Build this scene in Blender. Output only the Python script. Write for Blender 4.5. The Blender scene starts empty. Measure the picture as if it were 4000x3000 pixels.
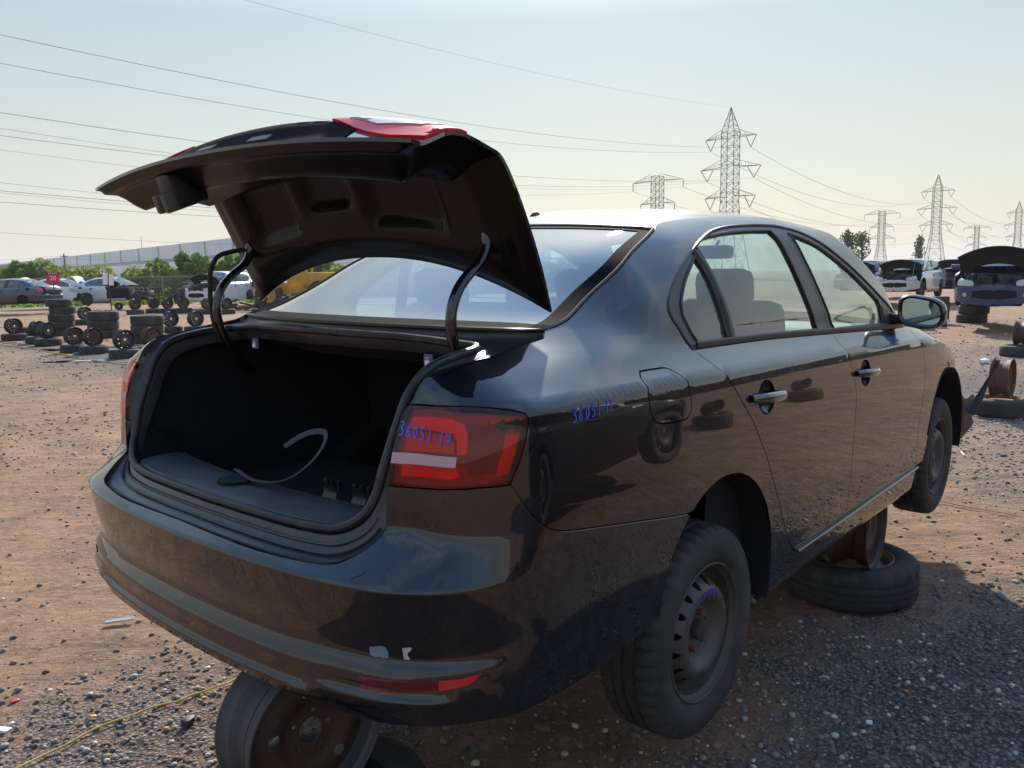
import bpy, bmesh, math, random
import numpy as np
from mathutils import Vector, Matrix, geometry
R_ = math.radians
random.seed(7); RNG = np.random.default_rng(7)
sc = bpy.context.scene
col = sc.collection
# ------------------------------------------------------------------ camera
cam = bpy.data.cameras.new('camera'); cam.sensor_width = 36.0; cam.lens = 36.0*3173.73/4000; cam.clip_start = .05; cam.clip_end = 6000
camo = bpy.data.objects.new('camera', cam); col.objects.link(camo)
_r = Vector((.649517, -.760134, -.017998)); _u = Vector((.112629, .072776, .990968)); _b = Vector((-.751959, -.645678, .132882))
M = Matrix((( _r.x, _u.x, _b.x, -2.1035), (_r.y, _u.y, _b.y, -1.9000), (_r.z, _u.z, _b.z, 1.585), (0, 0, 0, 1)))
camo.matrix_world = M
sc.camera = camo
# ------------------------------------------------------------------ sky and sun
SUN_AZ, SUN_EL = R_(34), R_(31)          # azimuth from +X towards +Y
w = bpy.data.worlds.new('World'); sc.world = w; w.use_nodes = True
nt = w.node_tree; nt.nodes.clear()
out = nt.nodes.new('ShaderNodeOutputWorld'); bg = nt.nodes.new('ShaderNodeBackground')
sky = nt.nodes.new('ShaderNodeTexSky'); sky.sky_type = 'NISHITA'; sky.sun_disc = False
sky.sun_elevation = SUN_EL; sky.sun_rotation = math.pi/2 - SUN_AZ
sky.altitude = 50; sky.air_density = 2.2; sky.dust_density = .4; sky.ozone_density = 3.0
bg.inputs['Strength'].default_value = .15
# thin broken cloud in the sky dome
tc = nt.nodes.new('ShaderNodeTexCoord'); sep = nt.nodes.new('ShaderNodeSeparateXYZ'); nt.links.new(tc.outputs['Generated'], sep.inputs[0])
zc = nt.nodes.new('ShaderNodeMath'); zc.operation = 'MAXIMUM'; zc.inputs[1].default_value = .04; nt.links.new(sep.outputs[2], zc.inputs[0])
cmb = nt.nodes.new('ShaderNodeCombineXYZ')
for i in (0, 1):
    dv = nt.nodes.new('ShaderNodeMath'); dv.operation = 'DIVIDE'; nt.links.new(sep.outputs[i], dv.inputs[0]); nt.links.new(zc.outputs[0], dv.inputs[1]); nt.links.new(dv.outputs[0], cmb.inputs[i])
nz = nt.nodes.new('ShaderNodeTexNoise'); nz.inputs['Scale'].default_value = 1.1; nz.inputs['Detail'].default_value = 8; nz.inputs['Roughness'].default_value = .6; nz.inputs['Distortion'].default_value = .5
nt.links.new(cmb.outputs[0], nz.inputs['Vector'])
rp = nt.nodes.new('ShaderNodeMapRange'); rp.inputs['From Min'].default_value = .50; rp.inputs['From Max'].default_value = .72; rp.inputs['To Max'].default_value = .5; nt.links.new(nz.outputs['Fac'], rp.inputs['Value'])
rz = nt.nodes.new('ShaderNodeMapRange'); rz.inputs['From Min'].default_value = .30; rz.inputs['From Max'].default_value = .55; nt.links.new(sep.outputs[2], rz.inputs['Value'])
cm = nt.nodes.new('ShaderNodeMath'); cm.operation = 'MULTIPLY'; nt.links.new(rp.outputs[0], cm.inputs[0]); nt.links.new(rz.outputs[0], cm.inputs[1])
mx = nt.nodes.new('ShaderNodeMix'); mx.data_type = 'RGBA'; mx.inputs['B'].default_value = (6.5, 6.4, 6.3, 1)
# summer haze: towards the horizon the sky loses its colour
bw = nt.nodes.new('ShaderNodeRGBToBW'); nt.links.new(sky.outputs[0], bw.inputs[0])
vm = nt.nodes.new('ShaderNodeMix'); vm.data_type = 'RGBA'; vm.blend_type = 'MULTIPLY'; vm.inputs['Factor'].default_value = 1; vc = nt.nodes.new('ShaderNodeMapRange'); vc.inputs['From Min'].default_value = .0; vc.inputs['From Max'].default_value = .30; nt.links.new(sep.outputs[2], vc.inputs['Value']); vk = nt.nodes.new('ShaderNodeMix'); vk.data_type = 'RGBA'; vk.inputs['A'].default_value = (.92, .925, .895, 1); vk.inputs['B'].default_value = (.70, .82, .92, 1); nt.links.new(vc.outputs[0], vk.inputs['Factor']); nt.links.new(vk.outputs['Result'], vm.inputs['B']); va = nt.nodes.new('ShaderNodeMath'); va.operation = 'MULTIPLY_ADD'; va.inputs[1].default_value = .08; va.inputs[2].default_value = 2.2; nt.links.new(bw.outputs[0], va.inputs[0]); nt.links.new(va.outputs[0], vm.inputs['A'])
vr = nt.nodes.new('ShaderNodeMapRange'); vr.inputs['From Min'].default_value = .28; vr.inputs['From Max'].default_value = .72; vr.inputs['To Min'].default_value = .92; vr.inputs['To Max'].default_value = .0; nt.links.new(sep.outputs[2], vr.inputs['Value'])
vx = nt.nodes.new('ShaderNodeMix'); vx.data_type = 'RGBA'; nt.links.new(vr.outputs[0], vx.inputs['Factor']); hs = nt.nodes.new('ShaderNodeHueSaturation'); hs.inputs['Saturation'].default_value = 1.2; hs.inputs['Hue'].default_value = .515; hs.inputs['Value'].default_value = 1.25; nt.links.new(sky.outputs[0], hs.inputs['Color']); nt.links.new(hs.outputs[0], vx.inputs['A']); nt.links.new(vm.outputs['Result'], vx.inputs['B'])
nt.links.new(cm.outputs[0], mx.inputs['Factor']); nt.links.new(vx.outputs['Result'], mx.inputs['A'])
nt.links.new(mx.outputs['Result'], bg.inputs['Color']); nt.links.new(bg.outputs[0], out.inputs[0])
sl = bpy.data.lights.new('sun', 'SUN'); sl.energy = 4.6; sl.angle = R_(1.2); sl.color = (1, .93, .82)
slo = bpy.data.objects.new('sun', sl); col.objects.link(slo)
slo.rotation_euler = Vector((-math.cos(SUN_AZ)*math.cos(SUN_EL), -math.sin(SUN_AZ)*math.cos(SUN_EL), -math.sin(SUN_EL))).to_track_quat('-Z', 'Y').to_euler()
vs = sc.view_settings; vs.view_transform = 'Standard'; vs.look = 'None'; vs.exposure = 0.7; vs.gamma = 1.0; vs.use_curve_mapping = False
cy = sc.cycles; cy.use_denoising = True; cy.max_bounces = 8; cy.transparent_max_bounces = 16; cy.glossy_bounces = 4; cy.sample_clamp_indirect = 6

import numpy as np
# ---- car body side/rear surface: plan outline (u = arc length from rear centre along the right flank) + inset tables by height
BASE=np.array([(-1.179,0),(-1.174,-.2),(-1.155,-.42),(-1.127,-.58),(-1.085,-.70),(-1.02,-.785),(-.93,-.843),(-.80,-.872),(-.6,-.888),(-.3,-.896),
 (0,-.898),(.4,-.897),(.8,-.895),(1.2,-.893),(1.6,-.892),(2.0,-.891),(2.4,-.889),(2.7,-.880),(2.87,-.864),(3.02,-.828),(3.15,-.77),(3.26,-.68),(3.35,-.52),(3.41,-.28),(3.43,0)],float)
def _cr(P,n=24):
    Q=np.vstack([2*P[0]-P[1],P,2*P[-1]-P[-2]]);out=[]
    for i in range(len(P)-1):
        p0,p1,p2,p3=Q[i:i+4];d0=np.linalg.norm(p1-p0)**.5;d1=np.linalg.norm(p2-p1)**.5;d2=np.linalg.norm(p3-p2)**.5
        t0,t1,t2,t3=0,d0,d0+d1,d0+d1+d2
        t=np.linspace(t1,t2,n,endpoint=False)[:,None]
        A1=(t1-t)/(t1-t0)*p0+(t-t0)/(t1-t0)*p1;A2=(t2-t)/(t2-t1)*p1+(t-t1)/(t2-t1)*p2;A3=(t3-t)/(t3-t2)*p2+(t-t2)/(t3-t2)*p3
        B1=(t2-t)/(t2-t0)*A1+(t-t0)/(t2-t0)*A2;B2=(t3-t)/(t3-t1)*A2+(t-t1)/(t3-t1)*A3
        out.append((t2-t)/(t2-t1)*B1+(t-t1)/(t2-t1)*B2)
    out.append(P[-1:]);return np.vstack(out)
_B=_cr(BASE)
_U=np.concatenate([[0],np.cumsum(np.linalg.norm(np.diff(_B,axis=0),axis=1))])
_T=np.gradient(_B,_U,axis=0);_T/=np.linalg.norm(_T,axis=1)[:,None]
_N=np.stack([-_T[:,1],_T[:,0]],-1)  # inward normal (left of travel reversed)
_N*= np.sign((_N*(np.array([1.2,0])-_B)).sum(1))[:,None]
UMAX=_U[-1]
def u_of_x(x):
    k=np.argmin(np.abs(_B[:,1]+.8)+10*(_B[:,0]>0)) # start after corner
    m=(_U>.95)&(_B[:,0]<3.2);return np.interp(x,_B[m,0],_U[m])
# stations: u, then rows (z, inset)
def _w(*rows): # side rows given as (z, half width)
    return [(z,('w',w)) for z,w in rows]
REAR0=[(.17,.16),(.24,.06),(.283,.004),(.295,-.003),(.31,.008),(.37,.012),(.395,.030),(.46,.017),(.545,.0025),(.56,.0),(.60,.053),(.65,.119),(.76,.125),(.90,.15),(.913,.155),(.96,.18),(1.0,.22),(1.1,.4),(1.2,.6),(1.3,.75),(1.36,.8),(1.40,.85),(1.43,.9)]
REAR1=[(.18,.13),(.255,.045),(.305,.006),(.317,-.003),(.332,.008),(.375,.012),(.40,.029),(.46,.017),(.545,.0025),(.56,.0),(.60,.052),(.645,.110),(.75,.114),(.90,.148),(.913,.155),(.96,.18),(1.0,.22),(1.1,.4),(1.2,.6),(1.3,.75),(1.36,.8),(1.40,.85),(1.43,.9)]
COR=[(.17,.075),(.255,.030),(.318,.010),(.331,.001),(.345,.006),(.385,.008),(.41,.018),(.465,.010),(.545,.0015),(.56,.0005),(.60,.021),(.645,.0445),(.75,.053),(.88,.075),(.905,.085),(.94,.12),(.98,.18),(1.1,.4),(1.2,.6),(1.3,.75),(1.36,.8),(1.40,.85),(1.43,.9)]
def side(zc,w,lo=.0):
    # w: dict z->half width for upper part
    q=lambda z:.09*(z-.58)**2 if z<.58 else .17*(z-.58)**2
    k=min(1.,(zc-.06-.5)/.26)
    r=[(.10,.07),(.135,.034),(.17,.023),(.22,.015)]+[(z,q(z)) for z in (.28,.35,.41,.48)]+[(.5+(z-.5)*k,q(z)) for z in (.545,.57,.61,.66,.76)]
    return [(z,d+lo) for z,d in r]+[(zc-.035,q(.875)),(zc,q(.91)+.002)]+w
def mk():
    S=[]
    S.append((0.,REAR0));S.append((.40,REAR0));S.append((.60,REAR1));S.append((.72,REAR1))
    S.append((.90,COR))
    def sx(x,zc,ws,lo=0.):
        u=float(u_of_x(x));w0=-np.interp(u,_U,_B[:,1])
        rows=[(z,w0-w) for z,w in ws]
        S.append((u,side(zc,rows,lo)))
    sx(-.80,.912,[(.94,.808),(.975,.745),(1.03,.60),(1.12,.45),(1.22,.3),(1.32,.2),(1.38,.1),(1.42,.05)])
    sx(-.60,.913,[(.945,.825),(.98,.775),(1.035,.675),(1.12,.53),(1.22,.40),(1.32,.3),(1.38,.2),(1.42,.15)])
    sx(-.35,.914,[(.945,.832),(.985,.79),(1.05,.71),(1.12,.63),(1.20,.52),(1.30,.40),(1.37,.3),(1.42,.2)])
    sx(-.10,.913,[(.945,.832),(.985,.788),(1.05,.754),(1.115,.722),(1.20,.655),(1.30,.54),(1.36,.44),(1.41,.3)])
    sx(.20,.911,[(.945,.830),(.98,.786),(1.05,.760),(1.13,.733),(1.22,.690),(1.315,.600),(1.36,.52),(1.41,.39)])
    sx(.55,.907,[(.94,.828),(.975,.786),(1.05,.762),(1.15,.730),(1.25,.690),(1.33,.638),(1.375,.575),(1.42,.47)])
    sx(1.0,.901,[(.935,.826),(.97,.787),(1.05,.763),(1.15,.731),(1.25,.693),(1.345,.645),(1.39,.595),(1.43,.51)])
    sx(1.5,.893,[(.93,.825),(.965,.786),(1.05,.760),(1.15,.727),(1.25,.685),(1.34,.630),(1.38,.585),(1.42,.50)])
    sx(2.0,.880,[(.92,.82),(.955,.778),(1.05,.745),(1.15,.705),(1.25,.66),(1.33,.6),(1.38,.54),(1.42,.45)])
    sx(2.4,.862,[(.90,.812),(.93,.755),(.98,.65),(1.05,.5),(1.15,.4),(1.25,.3),(1.35,.2),(1.42,.1)])
    sx(2.8,.800,[(.835,.775),(.87,.69),(.92,.56),(1.0,.45),(1.1,.35),(1.2,.25),(1.3,.2),(1.42,.1)])
    sx(3.1,.755,[(.785,.71),(.815,.62),(.87,.5),(.95,.4),(1.05,.3),(1.2,.2),(1.3,.15),(1.42,.1)])
    e=side(.74,[(.77,.6),(.80,.5),(.85,.4),(.95,.3),(1.05,.2),(1.2,.1),(1.3,.05),(1.42,.0)])
    f=[(z,d if i<15 else .15+.05*(i-15)) for i,(z,d) in enumerate(e)]
    S.append((float(np.interp(-.45,-np.abs(_B[-200:,1])[::1],_U[-200:])) if False else UMAX-.4,f));S.append((UMAX,f))
    return S
_S=mk()
_SU=np.array([s[0] for s in _S]);_SZ=np.array([[r[0] for r in s[1]] for s in _S]);_SD=np.array([[r[1] for r in s[1]] for s in _S])
NL=_SZ.shape[1]
def _pchip_slopes(x,y):
    h=np.diff(x,axis=-1);dl=np.diff(y,axis=-1)/h
    m=np.zeros_like(y)
    a,b=dl[...,:-1],dl[...,1:];w1=2*h[...,1:]+h[...,:-1];w2=h[...,1:]+2*h[...,:-1]
    with np.errstate(divide='ignore',invalid='ignore'):
        hm=(w1+w2)/(w1/a+w2/b)
    m[...,1:-1]=np.where(a*b>0,hm,0);m[...,0]=dl[...,0];m[...,-1]=dl[...,-1];return m
def _hermite(x,y,m,i,q):
    # pick interval i per query
    r=np.arange(len(q));x0,x1=x[r,i],x[r,i+1];h=x1-x0;t=(q-x0)/h
    y0,y1,m0,m1=y[r,i],y[r,i+1],m[r,i],m[r,i+1]
    return (2*t**3-3*t*t+1)*y0+(t**3-2*t*t+t)*h*m0+(-2*t**3+3*t*t)*y1+(t**3-t*t)*h*m1
_MZ=_pchip_slopes(np.broadcast_to(_SU,(NL,len(_SU))),_SZ.T);_MD=_pchip_slopes(np.broadcast_to(_SU,(NL,len(_SU))),_SD.T)
CRE_SIDE=14;CRE_REAR=9
def surf(u,z):
    """points (N,3) of the body skin at arc u (negative = left side) and height z (car frame)"""
    u=np.asarray(u,float);z=np.asarray(z,float);sg=np.where(u<0,-1.,1.);a=np.clip(np.abs(u),0,UMAX-1e-6);n=len(a)
    i=np.clip(np.searchsorted(_SU,a,side='right')-1,0,len(_SU)-2)
    h=_SU[i+1]-_SU[i];t=(a-_SU[i])/h
    h00=2*t**3-3*t*t+1;h10=(t**3-2*t*t+t)*h;h01=-2*t**3+3*t*t;h11=(t**3-t*t)*h
    Z=(h00*_SZ.T[:,i]+h10*_MZ[:,i]+h01*_SZ.T[:,i+1]+h11*_MZ[:,i+1]).T
    D=(h00*_SD.T[:,i]+h10*_MD[:,i]+h01*_SD.T[:,i+1]+h11*_MD[:,i+1]).T
    dl=np.diff(D,axis=1)/np.diff(Z,axis=1);M=np.zeros_like(D)
    hh=np.diff(Z,axis=1)
    M[:,1:-1]=(dl[:,:-1]*hh[:,1:]+dl[:,1:]*hh[:,:-1])/(hh[:,1:]+hh[:,:-1]);M[:,0]=dl[:,0];M[:,-1]=dl[:,-1]
    # monotone limit
    for k in range(1,D.shape[1]-1):
        bad=dl[:,k-1]*dl[:,k]<0;M[bad,k]=0
    zz=np.clip(z,Z[:,0],Z[:,-1]);j=np.clip((zz[:,None]>=Z).sum(1)-1,0,NL-2)
    Ma=M.copy();r=np.arange(n)
    m0=M[r,j].copy();m1=M[r,j+1].copy()
    ws=np.clip((a-1.05)/.25,0,1)*1.;wr=1-np.clip((a-1.0)/.25,0,1)
    for cl,wt in ((CRE_SIDE,ws),(CRE_REAR,wr),(11,wr)):
        q=j==cl;m0[q]=m0[q]*(1-wt[q])+dl[q,cl]*wt[q]
        q=j==cl-1;m1[q]=m1[q]*(1-wt[q])+dl[q,cl-1]*wt[q]
    x0=Z[r,j];x1=Z[r,j+1];H=x1-x0;t=(zz-x0)/H
    d=(2*t**3-3*t*t+1)*D[r,j]+(t**3-2*t*t+t)*H*m0+(-2*t**3+3*t*t)*D[r,j+1]+(t**3-t*t)*H*m1
    bx=np.interp(a,_U,_B[:,0]);by=np.interp(a,_U,_B[:,1]);nx=np.interp(a,_U,_N[:,0]);ny=np.interp(a,_U,_N[:,1])
    return np.stack([bx+nx*d,sg*(by+ny*d)*1.,z],-1)
def crease_z(u): return np.interp(np.abs(u),_SU,_SZ[:,CRE_SIDE])
def surf_n(u,z,e=.0035):
    a=surf(u+e,z)-surf(u-e,z);b=surf(u,z+e)-surf(u,z-e);n=np.cross(a,b);n/=np.linalg.norm(n,axis=1)[:,None]+1e-12
    return n

# ------------------------------------------------------------------ materials
MATS = {}
def _n(nt, t, **k):
    n = nt.nodes.new('ShaderNode'+t)
    for a, b in k.items(): setattr(n, a, b)
    return n
def mat(name, rgb, rough=.5, metal=0., coat=0., coat_r=.03, spec=.5, var=0., vscale=6., rgb2=None, bump=0., bscale=60., dirt=0., dirt_rgb=(.16,.12,.09), dscale=3., rvar=0., detail=5.):
    m = bpy.data.materials.new(name); m.use_nodes = True; nt = m.node_tree; b = nt.nodes['Principled BSDF']
    b.inputs['Base Color'].default_value = (*rgb, 1); b.inputs['Roughness'].default_value = rough; b.inputs['Metallic'].default_value = metal
    b.inputs['Coat Weight'].default_value = coat; b.inputs['Coat Roughness'].default_value = coat_r; b.inputs['Specular IOR Level'].default_value = spec
    tc = _n(nt, 'TexCoord'); src = None
    if var or rgb2:
        nz = _n(nt, 'TexNoise'); nz.inputs['Scale'].default_value = vscale; nz.inputs['Detail'].default_value = detail; nz.inputs['Roughness'].default_value = .65; nt.links.new(tc.outputs['Object'], nz.inputs['Vector'])
        mr = _n(nt, 'MapRange'); mr.inputs['From Min'].default_value = .32; mr.inputs['From Max'].default_value = .68; nt.links.new(nz.outputs['Fac'], mr.inputs['Value'])
        mx = _n(nt, 'Mix', data_type='RGBA'); c2 = rgb2 if rgb2 else tuple(c*(1+var) for c in rgb); c1 = rgb if rgb2 else tuple(c*(1-var) for c in rgb)
        mx.inputs['A'].default_value = (*c1, 1); mx.inputs['B'].default_value = (*c2, 1); nt.links.new(mr.outputs[0], mx.inputs['Factor'])
        nt.links.new(mx.outputs['Result'], b.inputs['Base Color']); src = mx.outputs['Result']
    if dirt:
        nz = _n(nt, 'TexNoise'); nz.inputs['Scale'].default_value = dscale; nz.inputs['Detail'].default_value = 9; nz.inputs['Roughness'].default_value = .72; nt.links.new(tc.outputs['Object'], nz.inputs['Vector'])
        mr = _n(nt, 'MapRange'); mr.inputs['From Min'].default_value = .45; mr.inputs['From Max'].default_value = .8; mr.inputs['To Max'].default_value = dirt; nt.links.new(nz.outputs['Fac'], mr.inputs['Value'])
        mx = _n(nt, 'Mix', data_type='RGBA'); mx.inputs['A'].default_value = (*rgb, 1); mx.inputs['B'].default_value = (*dirt_rgb, 1)
        if src: nt.links.new(src, mx.inputs['A'])
        nt.links.new(mr.outputs[0], mx.inputs['Factor']); nt.links.new(mx.outputs['Result'], b.inputs['Base Color'])
        ra = _n(nt, 'MapRange'); ra.inputs['To Min'].default_value = rough; ra.inputs['To Max'].default_value = min(1, rough+.5); nt.links.new(mr.outputs[0], ra.inputs['Value']); nt.links.new(ra.outputs[0], b.inputs['Roughness'])
        if coat:
            ca = _n(nt, 'MapRange'); ca.inputs['To Min'].default_value = coat; ca.inputs['To Max'].default_value = 0; nt.links.new(mr.outputs[0], ca.inputs['Value']); nt.links.new(ca.outputs[0], b.inputs['Coat Weight'])
    if bump:
        nz = _n(nt, 'TexNoise'); nz.inputs['Scale'].default_value = bscale; nz.inputs['Detail'].default_value = 6; nt.links.new(tc.outputs['Object'], nz.inputs['Vector'])
        bp = _n(nt, 'Bump'); bp.inputs['Strength'].default_value = bump; bp.inputs['Distance'].default_value = .01; nt.links.new(nz.outputs['Fac'], bp.inputs['Height']); nt.links.new(bp.outputs[0], b.inputs['Normal'])
    MATS[name] = m; return m
def glass(name, tint=(.75,.85,.8), ior=1.5, refl=1.0, rough=.01, dust=0.):
    """thin pane: tinted see-through, mirror by Schlick's rule, a little dust film"""
    m = bpy.data.materials.new(name); m.use_nodes = True; nt = m.node_tree; nt.nodes.clear(); f0 = ((ior-1)/(ior+1))**2
    o = _n(nt, 'OutputMaterial'); tr = _n(nt, 'BsdfTransparent'); tr.inputs[0].default_value = (*tint, 1)
    gl = _n(nt, 'BsdfGlossy'); gl.inputs['Roughness'].default_value = rough; gl.inputs['Color'].default_value = (refl, refl, refl, 1)
    lw = _n(nt, 'LayerWeight'); lw.inputs['Blend'].default_value = .5; pw = _n(nt, 'Math', operation='POWER'); pw.inputs[1].default_value = 5; nt.links.new(lw.outputs['Facing'], pw.inputs[0])
    ma = _n(nt, 'Math', operation='MULTIPLY_ADD'); ma.inputs[1].default_value = 1-f0; ma.inputs[2].default_value = f0; nt.links.new(pw.outputs[0], ma.inputs[0]); mx = _n(nt, 'MixShader'); base = tr
    if dust:
        df = _n(nt, 'BsdfDiffuse'); df.inputs[0].default_value = (.42,.42,.38,1); tl = _n(nt, 'BsdfTranslucent'); tl.inputs[0].default_value = (.42,.42,.38,1); m2 = _n(nt, 'MixShader'); m2.inputs[0].default_value = .5; nt.links.new(df.outputs[0], m2.inputs[1]); nt.links.new(tl.outputs[0], m2.inputs[2])
        tc = _n(nt, 'TexCoord'); nz = _n(nt, 'TexNoise'); nz.inputs['Scale'].default_value = 6; nz.inputs['Detail'].default_value = 8; nt.links.new(tc.outputs['Object'], nz.inputs['Vector']); mr = _n(nt, 'MapRange'); mr.inputs['From Min'].default_value = .3; mr.inputs['From Max'].default_value = .75; mr.inputs['To Min'].default_value = dust*.5; mr.inputs['To Max'].default_value = dust*1.6; nt.links.new(nz.outputs['Fac'], mr.inputs['Value'])
        m3 = _n(nt, 'MixShader'); nt.links.new(mr.outputs[0], m3.inputs[0]); nt.links.new(tr.outputs[0], m3.inputs[1]); nt.links.new(m2.outputs[0], m3.inputs[2]); base = m3
    nt.links.new(ma.outputs[0], mx.inputs[0]); nt.links.new(base.outputs[0], mx.inputs[1]); nt.links.new(gl.outputs[0], mx.inputs[2]); nt.links.new(mx.outputs[0], o.inputs[0])
    MATS[name] = m; return m
def leaf(name, a, b_, sc_=.5):
    m = bpy.data.materials.new(name); m.use_nodes = True; nt = m.node_tree; nt.nodes.clear(); o = _n(nt, 'OutputMaterial'); d = _n(nt, 'BsdfDiffuse'); t = _n(nt, 'BsdfTranslucent'); x = _n(nt, 'MixShader'); x.inputs[0].default_value = .45
    tc = _n(nt, 'TexCoord'); nz = _n(nt, 'TexNoise'); nz.inputs['Scale'].default_value = sc_; nz.inputs['Detail'].default_value = 6; nt.links.new(tc.outputs['Object'], nz.inputs['Vector']); mr = _n(nt, 'MapRange'); mr.inputs['From Min'].default_value = .35; mr.inputs['From Max'].default_value = .65; nt.links.new(nz.outputs['Fac'], mr.inputs['Value']); mx = _n(nt, 'Mix', data_type='RGBA'); mx.inputs['A'].default_value = (*a, 1); mx.inputs['B'].default_value = (*b_, 1); nt.links.new(mr.outputs[0], mx.inputs['Factor'])
    for s_ in (d, t): nt.links.new(mx.outputs['Result'], s_.inputs[0])
    nt.links.new(d.outputs[0], x.inputs[1]); nt.links.new(t.outputs[0], x.inputs[2]); nt.links.new(x.outputs[0], o.inputs[0]); MATS[name] = m
# ------------------------------------------------------------------ mesh building
def link(name, me, parent=None, m=None):
    o = bpy.data.objects.new(name, me); col.objects.link(o)
    if parent is not None: o.parent = parent
    if m is not None and me is not None and not me.materials: me.materials.append(MATS[m] if isinstance(m, str) else m)
    return o
def mesh(name, V, F, m=None, parent=None, smooth=True, N=None, angle=None):
    me = bpy.data.meshes.new(name); me.from_pydata([tuple(map(float, v)) for v in V], [], [tuple(int(i) for i in f) for f in F]); me.update()
    if smooth:
        me.polygons.foreach_set('use_smooth', [True]*len(me.polygons))
        if N is not None: me.normals_split_custom_set_from_vertices([tuple(map(float, n)) for n in N])
        elif angle: me.set_sharp_from_angle(angle=R_(angle))
    return link(name, me, parent, m)
def tag(o, label, cat, group=None, kind=None):
    if label: o['label'] = label
    if cat: o['category'] = cat
    if group: o['group'] = group
    if kind: o['kind'] = kind
    return o
def empty(name, loc=(0,0,0), rot=(0,0,0)):
    o = bpy.data.objects.new(name, None); col.objects.link(o); o.location = loc; o.rotation_euler = rot; o.empty_display_size = .1; return o
class MB:
    def __init__(s): s.v = []; s.f = []
    def add(s, V, F):
        n = len(s.v); s.v += [tuple(map(float, p)) for p in V]; s.f += [tuple(int(i)+n for i in f) for f in F]; return s
    def box(s, c, d, rot=None, bev=0.):
        x, y, z = (q/2 for q in d)
        if bev:
            P = []; k = bev
            pts = []
            bm = bmesh.new(); bmesh.ops.create_cube(bm, size=1); bmesh.ops.scale(bm, vec=d, verts=bm.verts); bmesh.ops.bevel(bm, geom=list(bm.edges), offset=bev, segments=2, affect='EDGES', profile=.5)
            bm.verts.index_update(); V = [v.co.copy() for v in bm.verts]; F = [[v.index for v in f.verts] for f in bm.faces]; bm.free()
        else:
            V = [Vector((a*x, b*y, e*z)) for a in (-1,1) for b in (-1,1) for e in (-1,1)]
            F = [(0,1,3,2),(4,6,7,5),(0,4,5,1),(2,3,7,6),(0,2,6,4),(1,5,7,3)]
        Mx = rot.to_matrix() if hasattr(rot, 'to_matrix') else (rot if rot is not None else Matrix.Identity(3))
        return s.add([Mx @ v + Vector(c) for v in V], F)
    def bar(s, a, b, r, n=4, r2=None):
        a, b = Vector(a), Vector(b); d = (b-a)
        if d.length < 1e-6: return s
        q = d.to_track_quat('Z', 'Y'); r2 = r if r2 is None else r2
        V = []
        for p, rr in ((a, r), (b, r2)):
            for i in range(n):
                t = 2*math.pi*(i+.5)/n; V.append(p + q @ Vector((rr*math.cos(t), rr*math.sin(t), 0)))
        F = [(i, (i+1) % n, n+(i+1) % n, n+i) for i in range(n)] + [tuple(range(n))[::-1], tuple(range(n, 2*n))]
        return s.add(V, F)
    def tube(s, P, r, n=8, closed=False, flat=None):
        P = [Vector(p) for p in P]; k = len(P); V = []; F = []
        up = None
        for i, p in enumerate(P):
            t = (P[(i+1) % k]-P[i-1]) if closed else (P[min(i+1, k-1)]-P[max(i-1, 0)])
            t.normalize()
            if up is None:
                up = t.orthogonal().normalized() if flat is None else (Vector(flat)-t*t.dot(Vector(flat))).normalized()
            else: up = (up - t*up.dot(t)).normalized()
            sd = t.cross(up); rr = r[i] if hasattr(r, '__len__') and len(r) == k else r
            ra, rb = (rr if hasattr(rr, '__len__') else (rr, rr))
            for j in range(n):
                a = 2*math.pi*j/n; V.append(p+up*math.cos(a)*ra+sd*math.sin(a)*rb)
        m = k if closed else k-1
        for i in range(m):
            for j in range(n):
                a, b = i*n, ((i+1) % k)*n; F.append((a+j, a+(j+1) % n, b+(j+1) % n, b+j))
        if not closed: F += [tuple(range(n))[::-1], tuple(range((k-1)*n, k*n))]
        return s.add(V, F)
    def lathe(s, prof, n=48, axis='Y', closed=False):
        V = []; F = []; k = len(prof)
        for i in range(n):
            a = 2*math.pi*i/n; ca, sa = math.cos(a), math.sin(a)
            for (r, h) in prof:
                V.append({'Y': (r*ca, h, r*sa), 'Z': (r*ca, r*sa, h), 'X': (h, r*ca, r*sa)}[axis])
        kk = k if closed else k-1
        for i in range(n):
            a, b = i*k, ((i+1) % n)*k
            for j in range(kk): F.append((a+j, a+(j+1) % k, b+(j+1) % k, b+j))
        return s.add(V, F)
    def grid(s, P):
        a, b = len(P), len(P[0]); V = [p for row in P for p in row]
        return s.add(V, [(i*b+j, i*b+j+1, (i+1)*b+j+1, (i+1)*b+j) for i in range(a-1) for j in range(b-1)])
    def prism(s, poly, h, mx=None):
        n = len(poly); V = [Vector((x, y, 0)) for x, y in poly]+[Vector((x, y, h)) for x, y in poly]
        if mx is not None: V = [mx @ v for v in V]
        return s.add(V, [tuple(range(n))[::-1], tuple(range(n, 2*n))]+[(i, (i+1) % n, n+(i+1) % n, n+i) for i in range(n)])
    def build(s, name, m=None, parent=None, smooth=False, angle=35):
        return mesh(name, s.v, s.f, m, parent, smooth, None, angle if smooth else None)
def smooth_line(P, step=.012):
    P = np.asarray(P, float)
    if len(P) < 3:
        n = max(2, int(np.linalg.norm(P[-1]-P[0])/step)+1); return P[0]+(P[-1]-P[0])*np.linspace(0, 1, n)[:, None]
    Q = _cr(P, 16); L = np.concatenate([[0], np.cumsum(np.linalg.norm(np.diff(Q, axis=0), axis=1))]); n = max(3, int(L[-1]/step)+1)
    t = np.linspace(0, L[-1], n); return np.stack([np.interp(t, L, Q[:, i]) for i in range(Q.shape[1])], -1)
def chain(*segs, step=.012):
    out = []
    for s_ in segs:
        q = smooth_line(s_, step)
        if out and np.linalg.norm(out[-1]-q[0]) < 1e-4: q = q[1:]
        out += list(q)
    if np.linalg.norm(out[0]-out[-1]) < 1e-4: out = out[:-1]
    return np.array(out)
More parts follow.
